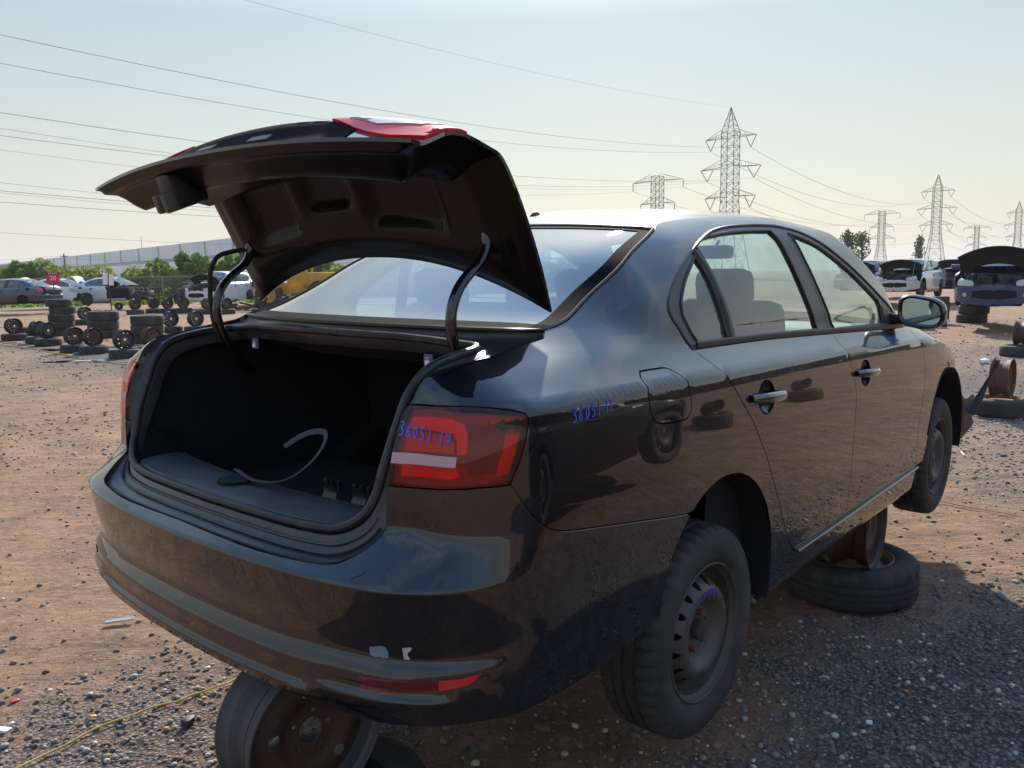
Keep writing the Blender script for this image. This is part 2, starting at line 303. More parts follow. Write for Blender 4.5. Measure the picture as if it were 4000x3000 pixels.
def inside(P, poly):
    x, y = P[:, 0], P[:, 1]; c = np.zeros(len(P), bool); n = len(poly); j = n-1
    for i in range(n):
        xi, yi = poly[i]; xj, yj = poly[j]
        q = ((yi > y) != (yj > y)) & (x < (xj-xi)*(y-yi)/(yj-yi+1e-15)+xi); c ^= q; j = i
    return c
def area2(p): return .5*np.sum(p[:, 0]*np.roll(p[:, 1], -1)-np.roll(p[:, 0], -1)*p[:, 1])
def shrink(p, d):
    p = np.asarray(p, float)
    if area2(p) < 0: p = p[::-1]
    a = p-np.roll(p, 1, 0); b = np.roll(p, -1, 0)-p
    a /= np.linalg.norm(a, axis=1)[:, None]+1e-12; b /= np.linalg.norm(b, axis=1)[:, None]+1e-12
    n = np.stack([-(a[:, 1]+b[:, 1]), a[:, 0]+b[:, 0]], -1); n /= np.linalg.norm(n, axis=1)[:, None]+1e-9
    return p+n*d
def mindist(P, Q):
    d = np.full(len(P), 9.)
    for i in range(0, len(Q), 64):
        d = np.minimum(d, np.sqrt(((P[:, None]-Q[None, i:i+64])**2).sum(-1)).min(1))
    return d
def fill(outer, holes=(), sp=.025, extra=None):
    """triangulated 2-D region; returns verts, tris, loops (index lists of the boundary)"""
    loops = [np.asarray(outer, float)]+[np.asarray(h, float) for h in holes]
    V = np.vstack(loops); E = []; k = 0; idx = []
    for l in loops:
        n = len(l); E += [(k+i, k+(i+1) % n) for i in range(n)]; idx.append(list(range(k, k+n))); k += n
    lo, hi = V.min(0), V.max(0); gx = np.arange(lo[0]+sp/2, hi[0], sp); gy = np.arange(lo[1]+sp/2, hi[1], sp*.87)
    G = np.array([(x+(sp/2 if j % 2 else 0), y) for j, y in enumerate(gy) for x in gx]).reshape(-1, 2)
    if extra is not None and len(extra):
        if len(G): G = G[mindist(G, extra) > sp*.4]
        G = np.vstack([G, extra]) if len(G) else np.asarray(extra)
    if len(G):
        ok = inside(G, loops[0])
        for h in loops[1:]: ok &= ~inside(G, h)
        G = G[ok]
    if len(G): G = G[mindist(G, V) > sp*.45]
    A = np.vstack([V, G]) if len(G) else V
    r = geometry.delaunay_2d_cdt([Vector(p) for p in A], E, [], 0, 1e-7)
    A2 = np.array([(p.x, p.y) for p in r[0]]); T = np.array([t for t in r[2] if len(t) == 3])
    c = A2[T].mean(1); ok = inside(c, loops[0])
    for h in loops[1:]: ok &= ~inside(c, h)
    T = T[ok]
    a = A2[T]; s_ = (a[:, 1, 0]-a[:, 0, 0])*(a[:, 2, 1]-a[:, 0, 1])-(a[:, 2, 0]-a[:, 0, 0])*(a[:, 1, 1]-a[:, 0, 1])
    T[s_ < 0] = T[s_ < 0][:, ::-1]
    return A2, T, idx
CORNERS = {}
def skin(outer, holes=(), sp=.025, gap=.0018, flange=.016, proud=0., flip=False, fn=None, fnn=None, crease=True):
    """a panel of the body skin over a (u, z) region, with its edges folded inwards"""
    fn = fn or surf; fnn = fnn or surf_n
    outer = shrink(outer, gap) if gap else np.asarray(outer, float); holes = [shrink(h, -gap) if gap else np.asarray(h, float) for h in holes]
    ex = None
    if crease:
        us = np.arange(outer[:, 0].min(), outer[:, 0].max(), sp); ex = np.stack([us, crease_z(us)], -1)
        if np.abs(outer[:, 0]).min() < 1.0:
            us = us[np.abs(us) < 1.2]; ex = np.vstack([ex]+[np.stack([us, 0*us+q_], -1) for q_ in (.553, .56, .567)]+[np.stack([us, np.interp(np.abs(us), [.4, .6], [.65, .645])], -1)])
    A, T, idx = fill(outer, holes, sp, ex)
    P = fn(A[:, 0], A[:, 1]); N = fnn(A[:, 0], A[:, 1])
    P = P+N*proud
    V = list(P); F = [tuple(t) for t in T]; NN = list(N)
    if flange:
        for l in [outer]+list(holes):
            q = fn(l[:, 0], l[:, 1]); n = fnn(l[:, 0], l[:, 1]); q = q+n*proud; k = len(V); m_ = len(l); cen = l.mean(0)
            s_ = l-np.roll(l, 1, 0)
            e = np.roll(q, -1, 0)-np.roll(q, 1, 0); on = np.cross(e, n); on /= np.linalg.norm(on, axis=1)[:, None]+1e-9
            V += list(q); NN += list(on); V += list(q-n*flange); NN += list(on)
            F += [(k+i, k+m_+i, k+m_+(i+1) % m_, k+(i+1) % m_) for i in range(m_)]
    return np.array(V), F, np.array(NN)
def put_skin(name, m, parent, S, mirror=False):
    V, F, N = S
    if mirror: V = V*[1, -1, 1]; N = N*[1, -1, 1]; F = [f[::-1] for f in F]
    return mesh(name, V, F, m, parent, True, N)
# ================================================================== the black sedan
LIFT = .355
def arc(c, r, a0, a1, n=24): return [(c[0]+r*math.cos(R_(a)), c[1]+r*math.sin(R_(a))) for a in np.linspace(a0, a1, n)]
SEAM = [(.986,.76),(1.006,.73),(1.027,.696),(1.05,.672),(1.082,.651),(1.112,.641),(1.165,.631),(1.283,.614),(1.418,.594),(1.563,.572),(1.645,.561)]
RARC = (1.875, .265, .356); FARC = (4.50, .345, .362)
LAMP_TOP = [(.712,.914),(.806,.916),(.916,.918),(.978,.915),(1.013,.909),(1.028,.903),(1.034,.893)]
LAMP_RIGHT = [(1.034,.893),(1.033,.880),(1.025,.854),(1.013,.817),(.999,.787),(.986,.76)]
LAMP_BOT = [(.986,.76),(.961,.758),(.898,.754),(.831,.749),(.746,.745),(.655,.746)]
LAMP_LEFT = [(.655,.746),(.660,.799),(.673,.847),(.688,.894),(.699,.907),(.712,.914)]
QREAR = [(.712,.914),(.741,.952),(.765,.970)]
GUTTER = [(.765,.970),(.93,.985),(1.075,1.004),(1.171,1.019),(1.254,1.031),(1.288,1.036)]
GLASSE = [(1.288,1.036),(1.316,1.052),(1.363,1.06),(1.433,1.078),(1.612,1.158),(1.802,1.252),(2.009,1.331)]
SEAMR = [(2.009,1.331),(2.06,1.350),(2.15,1.365),(2.35,1.385),(2.6,1.402),(2.95,1.412),(3.25,1.400),(3.45,1.372)]
APIL = [(3.45,1.372),(3.62,1.275),(3.82,1.165),(4.02,1.06),(4.17,1.0)]
DLO = [(1.848,.977),(1.829,1.022),(1.801,1.070),(1.802,1.098),(1.833,1.127),(1.927,1.192),(2.081,1.267),(2.237,1.322),(2.367,1.348),(2.57,1.366),(2.785,1.374),(2.828,1.373),(2.88,1.37),(3.01,1.359),(3.175,1.323),(3.357,1.262),(3.547,1.181),(3.775,1.08),(4.045,.960)]
RDR = [(1.848,.977),(1.866,.948),(1.885,.912),(1.935,.86),(1.998,.80),(2.055,.746),(2.106,.682),(2.147,.632),(2.203,.551),(2.263,.462),(2.318,.378),(2.357,.328),(2.40,.278),(2.43,.256),(2.46,.250)]
DBOT = [(2.46,.250),(2.967,.254),(3.459,.262),(3.99,.268)]
SPLIT = [(2.985,.965),(2.972,.955),(2.945,.930),(2.925,.9),(2.949,.846),(2.982,.779),(2.997,.727),(2.99,.619),(2.982,.502),(2.985,.396),(2.974,.254)]
FCUT = [(4.045,.940),(4.035,.929),(3.985,.901),(3.965,.873),(3.981,.823),(4.005,.759),(4.012,.691),(4.003,.634),(3.978,.571),(3.958,.52),(3.95,.434),(3.96,.34),(3.99,.268)]
SPLUP = [(2.828,1.373),(2.87,1.27),(2.93,1.13),(2.985,.965)]
BELT = [(1.848,.977),(2.377,.974),(2.972,.962)]; BELTF = [(2.972,.962),(3.4,.952),(3.803,.942),(4.045,.940)]
RGL = [[(2.111,1.274),(2.14,1.290),(2.183,1.305),(2.357,1.331),(2.56,1.346),(2.715,1.353)],[(2.715,1.353),(2.75,1.28),(2.80,1.14),(2.857,.984)],[(2.857,.984),(2.5,.989),(2.154,.992)],[(2.154,.992),(2.14,1.10),(2.118,1.20),(2.111,1.274)]]
QGL = [[(2.068,1.246),(1.957,1.18),(1.90,1.13),(1.874,1.102),(1.866,1.074),(1.88,1.03),(1.904,.993)],[(1.904,.993),(2.107,.992)],[(2.107,.992),(2.10,1.08),(2.085,1.18),(2.068,1.246)]]
FGL = [[(2.872,1.350),(2.956,1.338),(3.138,1.302),(3.324,1.240),(3.516,1.156),(3.693,1.073)],[(3.693,1.073),(3.705,1.02),(3.70,.968)],[(3.70,.968),(3.4,.974),(3.034,.978)],[(3.034,.978),(2.97,1.12),(2.905,1.28),(2.872,1.350)]]
FLAP = [(1.504,.948),(1.57,.948),(1.635,.944),(1.662,.924),(1.667,.893),(1.672,.840),(1.65,.818),(1.58,.815),(1.521,.820),(1.482,.833),(1.468,.874),(1.478,.930)]
def closed(P, step=.012):
    Q = np.asarray(P, float); q = smooth_line(np.vstack([Q, Q[:1]]), step); return q[:-1]
def ra(a0, a1): return arc(RARC[:2], RARC[2], a0, a1)
def fa(a0, a1): return arc(FARC[:2], FARC[2], a0, a1)
def cup(c, ru=.062, rz=.052, n=40): return np.array([(c[0]+ru*math.cos(t), c[1]+rz*math.sin(t)) for t in np.linspace(0, 2*math.pi, n, endpoint=False)])
CUPR, CUPF = (2.150, .815), (3.115, .802)
def outline_quarter():
    return chain(QREAR, GUTTER, GLASSE, SEAMR, APIL, [(4.17,1.0),(4.045,.960)], DLO[::-1], RDR, DBOT, [(3.99,.268),(3.99,.105)], [(3.99,.105),(3.0,.105),(2.25,.115)], [(2.25,.115),(2.196,.125)], ra(-23.5, 123.5), SEAM[::-1], LAMP_RIGHT[::-1], LAMP_TOP[::-1])
def outline_bumper():
    top = [(0,.583),(.21,.580),(.311,.578),(.412,.579),(.515,.582),(.547,.585),(.573,.59),(.595,.60),(.615,.613),(.635,.63),(.646,.65),(.649,.69),(.655,.746)]
    r = chain(top, LAMP_BOT[::-1], SEAM, ra(123.5, 190)[1:], [ra(190, 190, )[0], (1.30,.20), (1.0,.20), (.8,.195), (.5,.185), (0,.18)]) if False else chain(top, LAMP_BOT[::-1], SEAM, ra(124, 172)[1:], [(1.5225,.3145),(1.40,.285),(1.2,.262),(1.0,.256),(.85,.255),(.7,.24),(.5,.21),(0,.19)])
    l = r[1:-1][::-1]*[-1, 1]
    return np.vstack([r, l])
def outline_fender():
    return chain([(4.045,.940),(4.25,.918),(4.45,.880),(4.62,.81),(4.73,.725),(4.79,.62),(4.828,.498)], fa(25, 178)[0:], [(4.138,.357),(4.10,.27)], [(4.10,.27),(3.99,.268)], FCUT[::-1])
DOOR_R = lambda: chain(BELT, SPLIT[1:], [(2.974,.254),(2.46,.250)], RDR[::-1])
DOOR_F = lambda: chain(BELTF, FCUT, [(3.99,.268),(2.974,.254)], SPLIT[1:][::-1])
FRAME_R = lambda: chain(DLO[:12], SPLUP, [(2.985,.965),(2.972,.962)], BELT[::-1])
FRAME_F = lambda: chain(DLO[11:], [(4.045,.960),(4.045,.940)], BELTF[::-1], [(2.972,.962),(2.985,.965)], SPLUP[::-1])
def bowl(c, ru, rz, d):
    def fn(u, z):
        r2 = ((u-c[0])/ru)**2+((z-c[1])/rz)**2; P = surf(u, z); return P-surf_n(u, z)*(d*np.clip(1-r2, 0, 1)**.8)[:, None]
    def fnn(u, z, e=.003):
        a = fn(u+e, z)-fn(u-e, z); b = fn(u, z+e)-fn(u, z-e); n = np.cross(a, b); return n/(np.linalg.norm(n, axis=1)[:, None]+1e-9)
    return fn, fnn
_cache = {}
def panel_set(sp):
    """(name, skin) for every sheet panel of one flank, at a given mesh spacing"""
    if sp in _cache: return _cache[sp]
    st = min(sp, .03); D = {}
    D['quarter_panel'] = skin(outline_quarter(), [closed(FLAP)], sp)
    D['fuel_flap'] = skin(closed(FLAP), (), sp, gap=.002)
    D['rear_bumper'] = skin(outline_bumper(), (), sp)
    D['front_fender'] = skin(outline_fender(), (), sp)
    D['rear_door'] = skin(DOOR_R(), [cup(CUPR)], sp); D['front_door'] = skin(DOOR_F(), [cup(CUPF)], sp)
    D['window_frame_rear'] = skin(FRAME_R(), [chain(*RGL), chain(*QGL)], sp, proud=-.002); D['window_frame_front'] = skin(FRAME_F(), [chain(*FGL)], sp, proud=-.002)
    D['glass_rear'] = skin(chain(*RGL), (), sp*1.5, gap=-.004, flange=0, proud=-.007, crease=False); D['glass_quarter'] = skin(chain(*QGL), (), sp*1.5, gap=-.004, flange=0, proud=-.007, crease=False)
    D['glass_front'] = skin(chain(*FGL), (), sp*1.5, gap=-.004, flange=0, proud=-.007, crease=False)
    _cache[sp] = D; return D
def edge_pts(E, n=30):
    q = smooth_line(E, .01); i = np.linspace(0, len(q)-1, n); q = np.stack([np.interp(i, np.arange(len(q)), q[:, k]) for k in (0, 1)], -1); return surf(q[:, 0], q[:, 1])
def roof_grid(n=28, m=28, drop=.004):
    e = edge_pts(SEAMR, n); P = []
    for i, p in enumerate(e):
        t = i/(n-1); row = []
        for j in range(m+1):
            a = -1+2*j/m; crown = .048*(1-abs(a)**2.3); xb = -.055*(1-a*a)*max(0, 1-t*4) + .12*(1-a*a)*max(0, (t-.8)/.2)
            row.append((p[0]+xb, a*abs(p[1]), p[2]+crown-drop*(abs(a) > .98)-.022*(1-a*a)*max(0, 1-t*6)))
        P.append(row)
    return P
def backlight_grid(n=26, m=28):
    e = edge_pts(GLASSE[1:], n); P = []
    for i, p in enumerate(e):
        t = i/(n-1); row = []; tz = p[2]
        for j in range(m+1):
            a = -1+2*j/m; k = 1-abs(a)**2
            row.append((p[0]-k*(.155*(1-t)+.052*t), a*(abs(p[1])-.006), tz+k*(.004*(1-t)+.026*t)+.016*math.sin(math.pi*t)*min(1, k*3)-.003))
        P.append(row)
    return P
def windshield_grid(n=16, m=20):
    e = edge_pts(APIL, n); P = []
    for i, p in enumerate(e):
        t = i/(n-1); P.append([(p[0]+(1-(-1+2*j/m)**2)*(.12+.14*t), (-1+2*j/m)*abs(p[1]), p[2]+(1-(-1+2*j/m)**2)*.03*(1-t)) for j in range(m+1)])
    return P
def hood_grid(n=16, m=20):
    us = np.linspace(4.12, 4.60, n); zs = np.interp(us, [4.045,4.25,4.45,4.62], [.940,.918,.880,.81]); e = surf(us, zs); P = []
    for i, p in enumerate(e): P.append([(p[0]+(1-(-1+2*j/m)**2)*(.25 if i == 0 else .25*(1-i/n)+.22*i/n), (-1+2*j/m)*(abs(p[1])-.004), p[2]+(1-abs(-1+2*j/m)**2.2)*(.05)) for j in range(m+1)])
    return P
# ---- materials of the car
mat('black_paint', (.0030,.0030,.0055), .4, coat=1., coat_r=.012, spec=.12, dirt=.05, dscale=9, dirt_rgb=(.10,.085,.07))
mat('black_paint_bumper', (.0030,.0030,.006), .4, coat=1., coat_r=.015, spec=.12, dirt=.14, dscale=12., dirt_rgb=(.13,.105,.08))
mat('black_inner_paint', (.003,.003,.0035), .45, coat=.22, coat_r=.08, spec=.1, dirt=.03, dscale=5)
mat('black_trim', (.012,.012,.013), .42, bump=.05, bscale=300)
mat('satin_pillar', (.035,.033,.032), .38, spec=.5)
mat('rubber', (.012,.012,.012), .65, dirt=.35, dscale=8, dirt_rgb=(.10,.09,.08))
mat('seal_rubber', (.010,.010,.012), .45, dirt=.5, dscale=14, dirt_rgb=(.12,.115,.11))
mat('carpet', (.008,.008,.010), .95, bump=.4, bscale=900)
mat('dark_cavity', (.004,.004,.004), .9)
mat('sill_plastic', (.045,.047,.055), .5, dirt=.6, dscale=7, dirt_rgb=(.13,.13,.135), bump=.08, bscale=500)
mat('trunk_sheet', (.02,.021,.026), .4, coat=.3, coat_r=.2, dirt=.4, dscale=5, dirt_rgb=(.14,.13,.12))
mat('chrome', (.75,.76,.78), .12, metal=1.)
mat('bare_metal', (.35,.35,.36), .35, metal=1.)
mat('seat_cloth', (.035,.035,.036), .9, bump=.3, bscale=600)
mat('grey_plastic', (.09,.09,.09), .6)
mat('headliner', (.30,.30,.28), .9)
mat('blue_marker', (.025,.10,.55), .5)
mat('webbing', (.055,.058,.07), .7, bump=.4, bscale=500)
mat('tyre', (.026,.0255,.025), .78, dirt=.8, dscale=5, dirt_rgb=(.10,.088,.076), bump=.25, bscale=140)
mat('tyre_dusty', (.030,.029,.027), .85, dirt=.9, dscale=4, dirt_rgb=(.13,.115,.098), bump=.3, bscale=120)
mat('rim_black', (.026,.025,.025), .45, dirt=.6, dscale=7, dirt_rgb=(.10,.07,.05), bump=.12, bscale=90)
mat('rim_rust', (.055,.030,.020), .75, rgb2=(.13,.06,.03), vscale=9, bump=.35, bscale=70)
mat('rim_hero', (.055,.051,.048), .45, dirt=.7, dscale=6, dirt_rgb=(.11,.085,.065), bump=.1, bscale=90)
mat('rim_dust', (.045,.036,.030), .6, rgb2=(.075,.058,.046), vscale=7, bump=.2, bscale=90)
mat('rim_brown', (.030,.018,.014), .6, rgb2=(.07,.035,.022), vscale=6, bump=.2, bscale=80)
mat('rust_bolt', (.12,.05,.03), .8, bump=.4, bscale=200)
mat('lamp_red', (.60,.010,.02), .12, coat=1.)
mat('lamp_dark', (.09,.006,.010), .15, coat=1.)
mat('lid_lamp_red', (.62,.008,.02), .4, spec=.2); mat('lid_lamp_clear', (.55,.50,.52), .45, spec=.3)
mat('lamp_mid', (.30,.010,.018), .3)
mat('lamp_bright', (.9,.03,.03), .25)
mat('lamp_white', (.55,.36,.39), .18, metal=.3, bump=.5, bscale=420)
mat('reflector_red', (.55,.008,.012), .2, coat=.8, bump=.4, bscale=350)
mat('orange_plastic', (.65,.20,.015), .5)
mat('maroon_plastic', (.028,.012,.011), .55, bump=.1, bscale=60)
mat('icon_blue', (.07,.095,.16), .5)
mat('white_paint', (.78,.78,.76), .4)
glass('car_glass', (.72,.85,.80), 1.52, dust=.05)
glass('back_glass', (.58,.80,.80), 2.6, dust=.24)
glass('side_glass', (.70,.84,.78), 2.1, dust=.20)
glass('lens_red', (.85,.16,.19), 1.5)
glass('lens_clear', (.9,.55,.55), 1.5)
mat('mirror_glass', (.62,.74,.74), .02, metal=1.)
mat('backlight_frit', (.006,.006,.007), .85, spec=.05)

for m_ in ('black_paint', 'black_paint_bumper'): MATS[m_].node_tree.nodes['Principled BSDF'].inputs['Coat IOR'].default_value = 1.62
# ---- wheels
def rim_disc_profile(style):
    if style == 'hero': return [(0,.050),(.030,.050),(.040,.056),(.075,.056),(.088,.062),(.102,.084),(.120,.091),(.134,.085),(.152,.060),(.168,.036),(.178,.026),(.190,.020)]
    if style == 'alloyish': return [(0,.035),(.03,.035),(.08,.04),(.10,.05),(.12,.05),(.15,.04),(.17,.02),(.19,0)]
    return [(0,.046),(.035,.046),(.08,.047),(.10,.058),(.125,.062),(.15,.052),(.172,.036),(.19,.03)]
def make_rim(style='hero', holes=16, hr=(.0115,.0165), hpos=.152, lug=5, bore=.029, barrel=True, n=64):
    pf = rim_disc_profile(style); rr = [p[0] for p in pf]; hh = [p[1] for p in pf]
    f = lambda r: np.interp(r, rr, hh)
    circ = lambda c, a, b, k, rot=0: np.array([(c[0]+math.cos(t)*a*math.cos(rot)-math.sin(t)*b*math.sin(rot), c[1]+math.cos(t)*a*math.sin(rot)+math.sin(t)*b*math.cos(rot)) for t in np.linspace(0, 2*math.pi, k, endpoint=False)])
    H = []
    for i in range(holes):
        a = 2*math.pi*(i+.5)/holes; H.append(circ((hpos*math.cos(a), hpos*math.sin(a)), hr[1], hr[0], 12, a))
    if bore: H.append(circ((0, 0), bore, bore, 18))
    for i in range(lug):
        a = 2*math.pi*i/lug+.3; H.append(circ((.056*math.cos(a), .056*math.sin(a)), .0075, .0075, 8))
    A, T, idx = fill(circ((0, 0), .188, .188, n), H, .013)
    r = np.hypot(A[:, 0], A[:, 1]); V = [(x, h, z) for (x, z), h in zip(A, f(r))]
    # disc outward = -Y ; triangles (x,z) ccw seen from -Y
    disc = MB(); disc.add([(x, -h, z) for (x, h, z) in V], T)
    for l in idx[1:]:
        k = len(l); q = [V[i] for i in l]; disc.add([(x, -h, z) for x, h, z in q]+[(x, -h+.006, z) for x, h, z in q], [(i, (i+1) % k, k+(i+1) % k, k+i) for i in range(k)])
    bar = MB()
    pr = [(.2085,-.083),(.2085,-.0875),(.204,-.090),(.199,-.087),(.1965,-.076),(.189,-.070),(.186,-.050),(.182,-.035),(.168,-.020),(.168,.025),(.184,.045),(.186,.068),(.193,.076),(.1965,.084),(.204,.089),(.2085,.086),
          (.2085,.080),(.200,.074),(.193,.064),(.191,.046),(.172,.028),(.172,-.018),(.188,-.034),(.193,-.066),(.200,-.074)]
    bar.lathe(pr, n, 'Y', closed=True)
    return disc, bar
def tyre_mesh(w=.195, od=.632, bead=.196, n=72, lugs=True, flat=0., hero=False):
    R0 = od/2; hw = w/2
    pr = [(bead,-hw*.72),(bead+.012,-hw*.86),(bead+.035,-hw*1.0),(bead+.06,-hw*1.03),(R0-.035,-hw*.98),(R0-.016,-hw*.90),(R0-.005,-hw*.78),(R0-.001,-hw*.62)]
    tread = [(R0,-hw*.55),(R0,-hw*.40),(R0-.007,-hw*.39),(R0-.007,-hw*.31),(R0,-hw*.30),(R0+.001,-hw*.06),(R0-.007,-hw*.05),(R0-.007,hw*.05),(R0+.001,hw*.06),(R0,hw*.30),(R0-.007,hw*.31),(R0-.007,hw*.39),(R0,hw*.40),(R0,hw*.55)]
    sym = [(r, -h) for r, h in pr[::-1]]
    pf = pr+tread+sym; inner = [(R0-.02, hw*.72),(R0-.014,0),(R0-.02,-hw*.72)]
    pf = pf+inner; k = len(pf); V = []; F = []
    lug_idx = {5, 6, 7, 8, 9, len(pr)+len(tread)-2, len(pr)+len(tread)-1, len(pr)+len(tread), len(pr)+len(tread)+1, len(pr)+len(tread)+2}
    for i in range(n):
        a = 2*math.pi*i/n; ca, sa = math.cos(a), math.sin(a)
        for j, (r, h) in enumerate(pf):
            rr = r
            if lugs and j in lug_idx and i % 4 == 0: rr -= .009
            if flat and h > 0 and j < k-3: rr -= 0
            V.append((rr*ca, h, rr*sa))
    for i in range(n):
        a, b = i*k, ((i+1) % n)*k
        for j in range(k): F.append((a+j, a+(j+1) % k, b+(j+1) % k, b+j))
    return V, F
_wm = {}
def rim_meshes(style, holes, **kw):
    key = (style, holes, tuple(sorted(kw.items())))
    if key not in _wm:
        d, b = make_rim(style, holes, **kw)
        def me(mb, nm):
            m_ = bpy.data.meshes.new(nm); m_.from_pydata(mb.v, [], mb.f); m_.polygons.foreach_set('use_smooth', [True]*len(m_.polygons)); m_.set_sharp_from_angle(angle=R_(40)); return m_
        _wm[key] = (me(d, 'disc'), me(b, 'barrel'))
    return _wm[key]
_tm = {}
def tyre_me(key, **kw):
    if key not in _tm:
        V, F = tyre_mesh(**kw); m_ = bpy.data.meshes.new('tyre'); m_.from_pydata(V, [], F); m_.polygons.foreach_set('use_smooth', [True]*len(m_.polygons)); m_.set_sharp_from_angle(angle=R_(38)); _tm[key] = m_
    return _tm[key]
def obj(name, me, m, parent=None):
    o = bpy.data.objects.new(name, me); col.objects.link(o); o.parent = parent
    if not me.materials: me.materials.append(MATS[m])
    o.material_slots[0].link = 'OBJECT'; o.material_slots[0].material = MATS[m]; return o
def car_wheel(parent, loc, side, steer=0., hero=True, rim_m='rim_black'):
    """a wheel part (its axle hub) with tyre, disc, barrel, bolts below it; outward = side*Y"""
    hub = MB().lathe([(0,-.072),(.026,-.072),(.030,-.060),(.027,-.045),(.026,0)], 24, 'Y')
    hub.lathe([(.0,.02),(.14,.02),(.14,.06),(0,.06)], 32, 'Y')
    h = hub.build('wheel', 'rim_black', parent, True); h.location = loc; h.rotation_euler = (0, 0, steer + (0 if side < 0 else math.pi))
    d, b = rim_meshes('hero', 16)
    obj('disc', d, 'rim_hero', h); obj('barrel', b, 'rim_dust' if hero else rim_m, h); obj('tyre', tyre_me('hero', w=.198, od=.634, n=176), 'tyre', h)
    for i in range(5):
        a = 2*math.pi*i/5+.3
        if i in (1, 3): o = MB().lathe([(0,-.076),(.009,-.076),(.0105,-.073),(.0105,-.054),(0,-.054)], 6, 'Y').build('wheel_bolt', 'rust_bolt', h); o.location = (.056*math.cos(a), 0, .056*math.sin(a))
    return h
# ---- assemble
CAR = empty('black_sedan', (-.0144, .0169, .3994)); CAR.rotation_euler = Matrix(((.999926,.000087,.012158),(.000087,.999899,-.014238),(-.012158,.014238,.999825))).to_euler(); tag(CAR, 'black four-door sedan with open trunk raised on stacked steel rims', 'car')
PS = panel_set(.024)
def flank(side):
    mir = side > 0
    q = put_skin('quarter_panel', 'black_paint', CAR, PS['quarter_panel'], mir)
    if not mir: put_skin('fuel_flap', 'black_paint', q, PS['fuel_flap'], mir)
    put_skin('front_fender', 'black_paint', CAR, PS['front_fender'], mir)
    for nm, fr, gl, c in (('rear_door', 'window_frame_rear', ('glass_rear', 'glass_quarter'), CUPR), ('front_door', 'window_frame_front', ('glass_front',), CUPF)):
        d = put_skin(nm, 'black_paint', CAR, PS[nm], mir)
        put_skin('window_frame', 'satin_pillar', d, PS[fr], mir)
        for g in gl: put_skin('window_glass', 'side_glass', d, PS[g], mir)
        fn, fnn = bowl(c, .062, .052, .034)
        put_skin('handle_cup', 'black_paint', d, skin(cup(c), (), .008, gap=0, flange=0, fn=fn, fnn=fnn, crease=False), mir)
        us = np.linspace(c[0]-.108, c[0]+.108, 22); zs = np.full(22, c[1]+.002)+.004*np.linspace(1, -1, 22); pb = surf(us, zs); nn = surf_n(us, zs); t = np.linspace(-1, 1, 22)
        lift = .030*(1-np.abs(t)**3.5)+.004; path = pb+nn*lift[:, None]; r = [(.0165-.004*abs(x)**3, .010-.002*abs(x)**3) for x in t]
        mb = MB().tube(path*([1,-1,1] if mir else [1,1,1]), r, 12, flat=(0,0,1)); mb.build('door_handle', 'chrome_black', d, True)
        # belt moulding
        L = smooth_line(BELT if nm == 'rear_door' else BELTF, .03); L = L[(L[:, 0] > 1.86) & (L[:, 0] < 4.0)]; pb = surf(L[:, 0], L[:, 1]+.008); nn = surf_n(L[:, 0], L[:, 1]+.008)
        MB().tube((pb+nn*.002)*([1,-1,1] if mir else [1,1,1]), (.012, .005), 8, flat=(0, 0, 1)).build('belt_moulding', 'black_trim', d, True)
        if nm == 'rear_door':  # divider bar between door glass and quarter light
            L = smooth_line([(2.131,.985),(2.125,1.08),(2.105,1.18),(2.086,1.262)], .03); pb = surf(L[:, 0], L[:, 1]); nn = surf_n(L[:, 0], L[:, 1]); MB().tube((pb+nn*.001)*([1,-1,1] if mir else [1,1,1]), (.006, .015), 8, flat=(0, -1, 0)).build('divider_bar', 'black_trim', d, True)
        # rubber line round the glass opening
        for gi in ((RGL, QGL) if nm == 'rear_door' else (FGL,)):
            L = chain(*gi, step=.03); pb = surf(L[:, 0], L[:, 1]); nn = surf_n(L[:, 0], L[:, 1]); MB().tube((pb-nn*.002)*([1,-1,1] if mir else [1,1,1]), .0055, 6, closed=True).build('glass_seal', 'black_trim', d, True)
    L = smooth_line(DLO, .03); pb = surf(L[:, 0], L[:, 1]); nn = surf_n(L[:, 0], L[:, 1]); MB().tube((pb-nn*.001)*([1,-1,1] if mir else [1,1,1]), .0055, 6).build('door_seal', 'black_trim', q, True)
    L = smooth_line(DBOT, .04); pb = surf(L[:, 0], L[:, 1]-.009); nn = surf_n(L[:, 0], L[:, 1]-.009); MB().tube((pb+nn*.003)*([1,-1,1] if mir else [1,1,1]), (.005, .011), 8, flat=(0, 0, 1)).build('sill_step', 'sill_gloss', q, True)
    L = smooth_line(SEAM, .02); pb = surf(L[:, 0], L[:, 1]-.003); nn = surf_n(L[:, 0], L[:, 1]-.003); MB().tube((pb+nn*.0002)*([1,-1,1] if mir else [1,1,1]), .0016, 6).build('seam_edge', 'sill_gloss', q, True)
    # inner flank: dark sheet behind the gaps, wheel housings
    us = np.linspace(.95, 4.95, 120); zs = np.linspace(.14, .95, 30); V = []; F = []
    U, Z = np.meshgrid(us, zs, indexing='ij'); P = surf(U.ravel(), Z.ravel())-surf_n(U.ravel(), Z.ravel())*.022
    ok = lambda u, z: np.hypot(u-RARC[0], z-RARC[1]) > .352 and np.hypot(u-FARC[0], z-FARC[1]) > .358 and z < np.interp(u, [.95, 1.3, 1.6, 3.9, 4.3, 4.6, 4.75], [.95, .96, .94, .925, .88, .80, .6]) and u < 4.75 and (u > 1.55 or z > .33)
    F = [(i*30+j, (i+1)*30+j, (i+1)*30+j+1, i*30+j+1) for i in range(119) for j in range(29) if ok(U[i, j], Z[i, j]) and ok(U[i+1, j+1], Z[i+1, j+1]) and ok(U[i+1, j], Z[i+1, j]) and ok(U[i, j+1], Z[i, j+1])]
